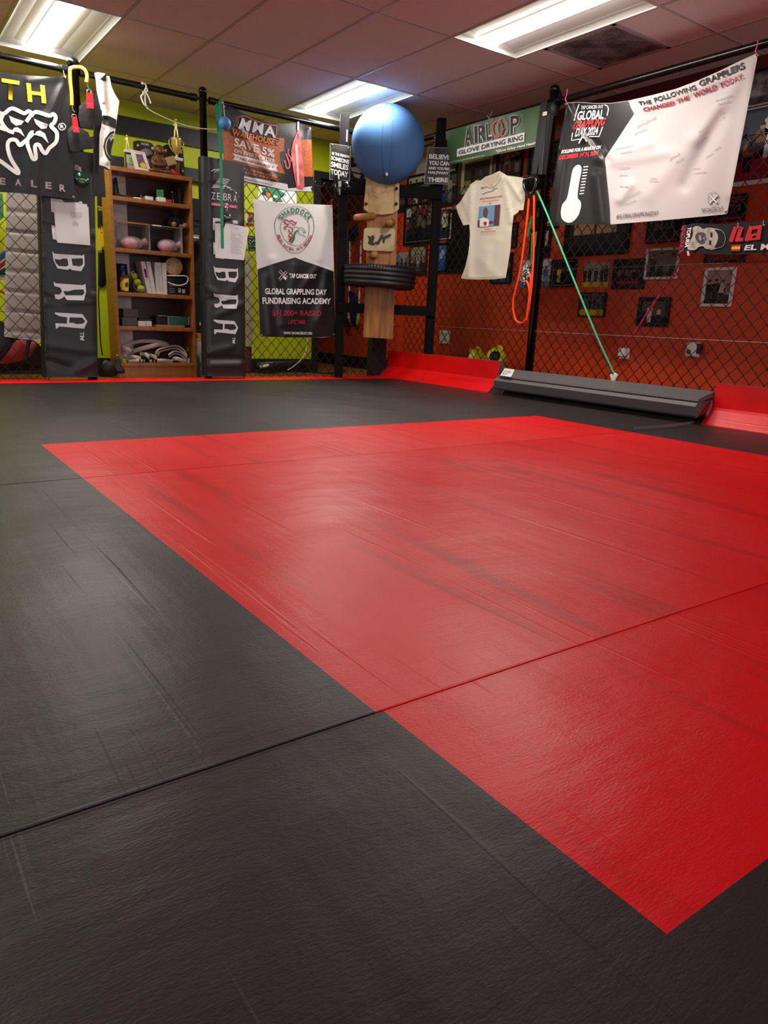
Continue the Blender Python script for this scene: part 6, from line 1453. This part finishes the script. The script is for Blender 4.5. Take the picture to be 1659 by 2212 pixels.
zt = PY(351, 425.2, 6.84).z + (Z - PY(350, 435.6, 6.84).z)
th = thing('puzzle_cube', 'green and yellow puzzle cube standing on a white box on the upper shelf', 'puzzle cube', (PY(350, 418, 6.88).x, 6.87, zt)); cw = .0205
xm = PY(349.5, 418, 6.86).x
Rz = Matrix.Rotation(-.55, 3, 'Z'); pcx = Vector((xm, 6.885, zt + .031))
cm = [lblack, mat('cube_green', '#1c9a48', .3), mat('cube_yellow', '#d8cf2a', .3), mat('cube_white', '#e6e6e2', .3)]
G().box(pcx, (.062, .062, .062), Rz, 0, .002).build('core', cm[0], th)
for face, m in (((0, -1, 0), 1), ((-1, 0, 0), 2), ((0, 0, 1), 3)):
    f = Vector(face); u = Vector((0, 0, 1)) if abs(f.z) < .5 else Vector((0, 1, 0)); v = f.cross(u)
    for i in (-1, 0, 1):
        for j in (-1, 0, 1):
            c = f * .0312 + u * i * cw + v * j * cw; sz = [.0175 if abs(f[k]) < .5 else .0016 for k in range(3)]
            g = G(); g.box(pcx + Rz @ c, sz, Rz); g.build('sticker', cm[m], th)
pbox('small_box', 'small red round-cornered tin right of the puzzle cube', 'tin', R3(985, 1278, 1085, 1335), 6.84, .05, mat('red_tin', '#b81a3c', .35), None, Z, .008)
th = thing('bottle', 'dark bottle at the right end of the upper shelf', 'bottle', PY(374, 437, 6.93)); c = PY(374, 437, 6.93); c.z = Z; G().lathe([(0, 0), (.034, .002), (.036, .01), (.036, .10), (.03, .125), (.014, .14), (.013, .165), (0, .165)], c, (0, 0, 1), 20).build('body', mat('dark_glass', '#120c0e', .12), th)
pbox('booklet', 'grey booklet standing at the right end of the upper shelf', 'booklet', R3(1160, 1060, 1210, 1335), 6.95, .12, mat('grey_booklet', '#4c4648', .5), None, Z, .002, .2)
# ---- third level: doll and pink bundles
Z = ZS[2]
th = thing('doll', 'small dark stuffed doll in a jacket sitting on the acrylic riser', 'doll', PY(380, 495, 6.92)); c = PY(381, 494, 6.92); z = 1.313
g = G(); g.ball((c.x, c.y, z + .06), (.05, .035, .06), 16); g.tube([(c.x - .04, c.y, z + .09), (c.x - .075, c.y - .02, z + .03)], .016, 8); g.tube([(c.x + .04, c.y, z + .09), (c.x + .075, c.y - .02, z + .03)], .016, 8); g.build('body', mat('charcoal_plush', '#24282e', .9), th)
G().ball((c.x - .002, c.y, z + .145), (.036, .033, .036), 16).build('head', mat('brown_plush', '#4a2c1e', .8), th)
for sx in (-1, 1): g = G(); g.tube([(c.x + sx * .03, c.y - .02, z + .02), (c.x + sx * .05, c.y - .075, z + .02)], .019, 10); g.ball((c.x + sx * .052, c.y - .085, z + .024), .023, 12); g.build('leg', mat('tan_plush', '#8a6440', .8), th)
pink = mat('pink_wrap', '#e49aab', .6, bump=(20, .4, .006)); filmm = mat('plastic_film', '#cfc8ca', .15, alpha=.35)
for (r, lab) in (((268, 1850, 660, 2035), 'pink bundle in plastic film with a white printed side, left under the riser'), ((860, 1895, 1190, 2090), 'pink bundle in plastic film, right under the riser')):
    a, b = PY(*K3(r[0], r[3]), 6.88), PY(*K3(r[2], r[1]), 6.88); cx, L, h = (a.x + b.x) / 2, (b.x - a.x), (b.z - a.z)
    th = thing('wrapped_bundle', lab, 'bundle', (cx, 6.9, Z), 'pink bundles under the riser')
    g = G(); g.ball((cx - L * .1, 6.9, Z + h * .42), (L * .33, .065, h * .42), 24); g.build('pink_filling', pink, th)
    g = G(); g.ball((cx, 6.905, Z + h * .47), (L * .47, .075, h * .47), 24); g.build('film', filmm, th)
    g = G(); g.lathe([(.015, 0), (.03, .02), (.035, .05)], (cx + L * .36, 6.89, Z + h * .5), (1, 0, .4), 14); g.build('twist', mat('pink_film', '#c48a98', .3, alpha=.8), th)
pw_ = pbox('paper_strip', 'pale card leaning at the left end under the riser', 'card', R3(225, 1640, 300, 2010), 6.98, .006, mat('pale_card', '#a7a598', .6), None, Z)
# ---- books shelf
Z = ZS[3]
th = thing('canister', 'navy lidded canister at the back left of the book shelf', 'canister', PY(263, 625, 7.02)); c = PY(*K4(300, 560), 6.99); r_c = .05
zt = PY(*K4(300, 350), 7.02).z; G().lathe([(0, 0), (r_c, 0), (r_c, zt - Z - .05), (r_c * .9, zt - Z - .045), (r_c * .98, zt - Z - .04), (r_c * .98, zt - Z), (0, zt - Z)], (c.x, c.y, Z), (0, 0, 1), 24).build('body', mat('navy_tin', '#161a3a', .35), th)
th = thing('canister', 'black tin with an orange and yellow picture label on the book shelf', 'canister', PY(267, 630, 6.88)); c = PY(*K4(338, 640), 6.92); h = PY(*K4(338, 520), 6.92).z - PY(*K4(338, 768), 6.92).z; r_c = .072
G().lathe([(0, 0), (r_c, 0), (r_c, h), (r_c * .95, h + .004), (0, h + .004)], (c.x, c.y, Z), (0, 0, 1), 28).build('body', lblack, th)
s = lambda x, y, o: PY(x, y, c.y - math.sqrt(max(0, r_c ** 2 - (PY(x, y, c.y - .05).x - c.x) ** 2)) - .001 - o)
g = G(); g.poly(sc(220, 520, 6.9125, [(252, 548), (400, 552), (402, 755), (258, 752)]), s, .0, 0); g.poly(sc(220, 520, 6.9125, [p for p in [(400, 560), (330, 575), (280, 620), (270, 670), (290, 720), (340, 748), (400, 752)]]), s, .001, 1); g.poly(sc(220, 520, 6.9125, [(345, 640), (385, 610), (398, 660), (385, 700), (350, 690)]), s, .002, 2); g.build('label_print', [mat('rust_label', '#a04418', .5), mat('yellow_label', '#e8d224', .5), mat('brown_label', '#4a2c14', .5)], th)
for (x, y, i, lab) in ((478, 535, 0, 'top'), (532, 628, 1, 'middle'), (582, 720, 2, 'bottom')):
    c = PY(*K4(x, y), 6.9 - .03 * i); o = tag(G().ball(c, .034, 20).build('tennis_ball', mat('green_felt', '#8c9a1e', .6, bump=(200, .2, .002))), 'yellow-green ball in the leaning net on the book shelf, %s of three' % lab, 'ball', 'balls leaning on the book shelf')
g = G(); g.tube([PY(*K4(430, 470), 6.93), PY(*K4(480, 455), 6.93)], .004, 6); g.tube(spline([PY(*K4(440, 470), 6.92), PY(*K4(430, 560), 6.92), PY(*K4(490, 700), 6.9), PY(*K4(540, 765), 6.88)], 4), .003, 6); tag(g.build('net_cord', cord_white), 'thin pale cord of the ball net on the book shelf', 'cord')
bw = mat('white_binder', '#dcd8d2', .55)
for (q, lab, spine) in (([(580, 312), (645, 315), (750, 795), (685, 790)], 'leaning white book with a purple spine label, left of the white books', 1), ([(662, 318), (722, 315), (815, 797), (752, 795)], 'plain white book leaning next to the labelled one', 0), ([(790, 325), (882, 325), (910, 800), (820, 798)], 'thick cream book with ribbed spine standing upright', 2), ([(893, 328), (962, 330), (978, 803), (915, 800)], 'thin white book upright beside the beige drum', 0)):
    th = thing('book', lab, 'book', PY(*K4(q[3][0], q[3][1]), 6.86), 'white books'); s = onY(6.86); qq = [K4(*p) for p in q]; P = [s(*p, 0) for p in qq]
    dz = Z - (P[3].z + P[2].z) / 2
    P = [p + Vector((0, 0, dz)) for p in P]
    g = G(); g.prism(P, (0, .17, 0)); g.build('cover', bw, th)
    L = lambda u, v: P[0].lerp(P[1], u).lerp(P[3].lerp(P[2], u), v) + Vector((0, -.0008, 0))
    g = G()
    if spine == 1: g.add([L(.25, .22), L(.85, .22), L(.85, .5), L(.25, .5)], [[3, 2, 1, 0]], 0); g.add([L(.3, .24), L(.7, .24), L(.7, .3), L(.3, .3)], [[3, 2, 1, 0]], 1); g.add([L(.3, .55), L(.6, .55), L(.6, .58), L(.3, .58)], [[3, 2, 1, 0]], 2); g.add([L(.2, .14), L(.5, .14), L(.5, .17), L(.2, .17)], [[3, 2, 1, 0]], 2)
    elif spine == 2:
        for k in range(14): v = .1 + k * .06; g.add([L(.2, v), L(.8, v), L(.8, v + .012), L(.2, v + .012)], [[3, 2, 1, 0]], 2)
    else: g.add([L(.3, .05), L(.6, .05), L(.6, .07), L(.3, .07)], [[3, 2, 1, 0]], 2)
    g.build('spine_print', [mat('purple_label', '#6a1c5c', .5), orange_i, greyink], th)
bx1 = pbox('carton', 'black carton with white markings at the right of the book shelf', 'box', R4(985, 545, 1290, 800), 6.86, .18, mat('black_carton', '#121114', .4), None, Z)
g = G(); s = onY(6.858); K = lambda P: sc(220, 520, 6.9125, P); g.text('i', K([(1140, 710), (1180, 712), (1180, 775), (1140, 772)]), s, 0, 0, .0); g.stroke(K([(1140, 715), (1165, 708), (1182, 740), (1165, 775), (1142, 765)]), 1.2, s, 0); g.poly(K([(1200, 722), (1245, 724), (1243, 785), (1198, 783)]), s, 0)
for y in (640, 670, 710, 740, 765): g.stroke(K([(1010, y), (1090, y + 3)]), .7, s, 0)
g.build('print', mat('pale_print', '#b4b0b0', .6), bx1)
g = G(); g.tube([PY(p.x, p.y, 6.845) for p in spline([Vector((*p, 0)) for p in K([(980, 520), (1100, 525), (1240, 525), (1285, 560), (1280, 610), (1240, 650), (1150, 668), (1050, 650), (990, 620)])], 4)], .006, 8); tag(g.build('white_cable', cord_white), 'thick white cable looped over the black carton on the book shelf', 'cable')
th = thing('drum', 'round beige hand drum resting on the black carton', 'drum', PY(*K4(1080, 500), 6.9)); c = PY(*K4(1080, 382), 6.87); R = 117 / 6.9125 * (c - EYE).length / F
G().lathe([(0, .0), (R * .88, 0), (R, -.004), (R * 1.0, -.075), (R * .9, -.08), (0, -.08)], c, (-.12, -1, .05), 32).build('shell', mat('beige_wood', '#c9ac7c', .5), th)
G().lathe([(0, .003), (R * .86, .002), (R * .88, -.002)], c, (-.12, -1, .05), 32).build('skin', mat('drum_skin', '#cdb48a', .7, var=(30, '#b09468', .45, .7)), th)
# ---- blocks shelf
Z = ZS[4]
blk_g = mat('grey_foam_block', '#565656', .7)
y1 = pbox('yoga_block', 'grey foam block on the shelf, lower of the two', 'block', R4(300, 1140, 530, 1270), 6.88, .15, blk_g, None, Z, .006)
z2 = Z + (PY(*K4(420, 1140), 6.88).z - PY(*K4(420, 1270), 6.88).z)
pbox('yoga_block', 'grey foam block stacked on the other, upper of the two', 'block', R4(320, 1015, 545, 1140), 6.88, .15, blk_g, None, z2 + .001, .006)
for a, lab in (((545, 1195, 660, 1275), 'small white roll of tape beside the grey blocks'), ((665, 1198, 750, 1282), 'small white tape box right of the white roll')): pbox('tape_roll', lab, 'tape', R4(*a), 6.86, .06, white_plastic, None, Z, .008)
pbox('grey_pouch', 'flat grey pouch behind the white tapes', 'pouch', R4(545, 1120, 805, 1240), 7.0, .08, mat('grey_pouch', '#5c5654', .7), None, Z, .01)
pbox('wood_tray', 'thin tan board under the teal box', 'board', R4(810, 1262, 1240, 1296), 6.85, .2, mat('tan_board', '#a5743c', .5), None, Z, .002)
ztr = Z + PY(*K4(1000, 1262), 6.85).z - PY(*K4(1000, 1296), 6.85).z
tb = pbox('carton', 'teal box with white edge dots on the shelf', 'box', R4(985, 1130, 1310, 1255), 6.87, .16, mat('teal_carton', '#2f5f58', .45), None, ztr, .006)
pbox('carton', 'black box left of the teal box', 'box', R4(815, 1135, 982, 1250), 6.88, .15, lblack, None, ztr, .004)
g = G(); s = onY(6.868)
for k in range(5):
    for x in (992, 1300): g.poly(K(ell(x, 1150 + k * 24, 7, 7, 8)), s, .001)
g.stroke(K(ell(1140, 1190, 30, 26)), .7, s, 0, 1, True); g.build('print', [white_ink, mat('teal_line', '#4f857c', .5)], tb)
g = G(); zt2 = ztr + PY(*K4(1100, 1130), 6.87).z - PY(*K4(1100, 1255), 6.87).z; a = PY(*K4(830, 1115), 6.9); b = PY(*K4(1180, 1130), 6.9)
g.add([(a.x, 6.88, zt2 + .004), (b.x, 6.88, zt2 + .002), (b.x, 7.0, zt2 + .002), (a.x, 7.0, zt2 + .012)], [[0, 1, 2, 3]]); g.add([(a.x, 6.88, zt2 + .001), (b.x, 6.88, zt2 + .001), (b.x, 7.0, zt2 + .001), (a.x, 7.0, zt2 + .001)], [[0, 3, 2, 1]]); g.add([(a.x, 6.88, zt2 + .004), (b.x, 6.88, zt2 + .002), (b.x, 6.88, zt2 + .001), (a.x, 6.88, zt2 + .001)], [[0, 3, 2, 1]]); tag(g.build('paper_sheet', paper), 'white sheet lying on the teal and black boxes', 'paper')
# ---- belts on the bottom shelf
Z = ZS[5]
belt = mat('white_belt', '#d0c6c2', .8, bump=((200, 20, 200), .2, .001)); bk_ = mat('belt_black_stripe', '#17161a', .8); by_ = mat('belt_yellow_stripe', '#dcc830', .8)
def band(pts, wd, label, m2=None, seed=0, stripe=0, Y=6.88):
    P = [K4(*p) for p in pts]; pts3 = [PY(x, y, Y + .05 * math.sin(seed + i * 1.3) + .03) for i, (x, y) in enumerate(P)]
    Q = spline(pts3, 8)
    for q in Q: q.z = max(q.z, Z + .012)
    th = thing('martial_arts_belt', label, 'belt', (Q[0].x, Q[0].y, Z), 'coiled belts on the bottom shelf')
    def strip(w0, w1, dy, m, nm):
        g = G()
        n = len(Q); vs = []
        for i, q in enumerate(Q):
            t = (Q[min(i + 1, n - 1)] - Q[max(i - 1, 0)]).normalized(); up = Vector((0, -.75, .66)); sd = t.cross(up).normalized(); up2 = sd.cross(t).normalized()
            ax = (Vector((0, 0, 1)) - t * t.z); ax = ax.normalized() if ax.length > .2 else Vector((0, .6, .8))
            vs += [q + ax * w0 + Vector((0, dy, 0)), q + ax * w1 + Vector((0, dy, 0)), q + ax * w1 + Vector((0, dy + .005, 0)), q + ax * w0 + Vector((0, dy + .005, 0))]
        fs = []
        for i in range(n - 1):
            for k in range(4): fs.append([4 * i + k, 4 * i + (k + 1) % 4, 4 * i + 4 + (k + 1) % 4, 4 * i + 4 + k])
        g.add(vs, fs, 0, True); g.build(nm, m, th)
    strip(-wd / 2, wd / 2, 0, belt, 'webbing')
    if stripe: strip(-wd * .12, wd * .12, -.001, m2, 'stripe')
    else:
        if m2:
            for i in (2, 5): 
                q = Q[-1 - i]; g = G(); g.box(q, (.012, .012, wd * 1.06), None, 0, .001); g.build('rank_tape', m2, th)
band([(310, 1600), (420, 1540), (600, 1500), (800, 1505), (960, 1540), (1010, 1590), (980, 1620)], .035, 'white belt curving over the top of the belt heap', None, 1, 0, 6.95)
band([(470, 1650), (600, 1610), (760, 1570), (880, 1545), (1000, 1570)], .04, 'broad white belt across the middle of the belt heap', None, 2, 0, 6.86)
band([(300, 1700), (360, 1620), (440, 1660), (400, 1740), (330, 1720), (310, 1780)], .034, 'white belt coiled at the left end of the belt heap', None, 3, 0, 6.87)
band([(820, 1700), (860, 1640), (1000, 1600), (1120, 1590), (1220, 1650), (1270, 1730)], .04, 'white belt with a black stripe arching at the right of the heap', bk_, 4, 1, 6.86)
band([(1000, 1720), (1080, 1670), (1180, 1690), (1260, 1760), (1310, 1800)], .036, 'white belt with a black stripe running down to the right corner', bk_, 5, 1, 6.84)
band([(1270, 1620), (1315, 1640), (1310, 1780), (1240, 1800), (1120, 1760), (1060, 1770)], .036, 'white belt end standing up at the right end of the heap', None, 6, 0, 6.85)
band([(570, 1690), (680, 1700), (760, 1720), (820, 1750)], .034, 'white belt with yellow tape in front of the heap', by_, 7, 0, 6.83)
band([(370, 1780), (430, 1740), (500, 1740), (580, 1760)], .034, 'white belt with yellow tape at the front left of the heap', by_, 8, 0, 6.83)
band([(400, 1810), (520, 1790), (640, 1800)], .03, 'white belt with black tape along the front left edge', bk_, 9, 0, 6.82)
band([(640, 1680), (700, 1740), (720, 1800), (830, 1800)], .03, 'white belt with black tape low in the middle of the heap', bk_, 10, 0, 6.83)
band([(830, 1790), (930, 1790), (1040, 1800), (1100, 1790)], .034, 'white belt with black tape low at the front right of the heap', bk_, 11, 0, 6.82)
pbox('small_box', 'small olive yellow box in the left corner of the bottom shelf', 'box', R4(300, 1765, 365, 1825), 6.84, .05, mat('olive_yellow', '#a8a41c', .6), None, Z)
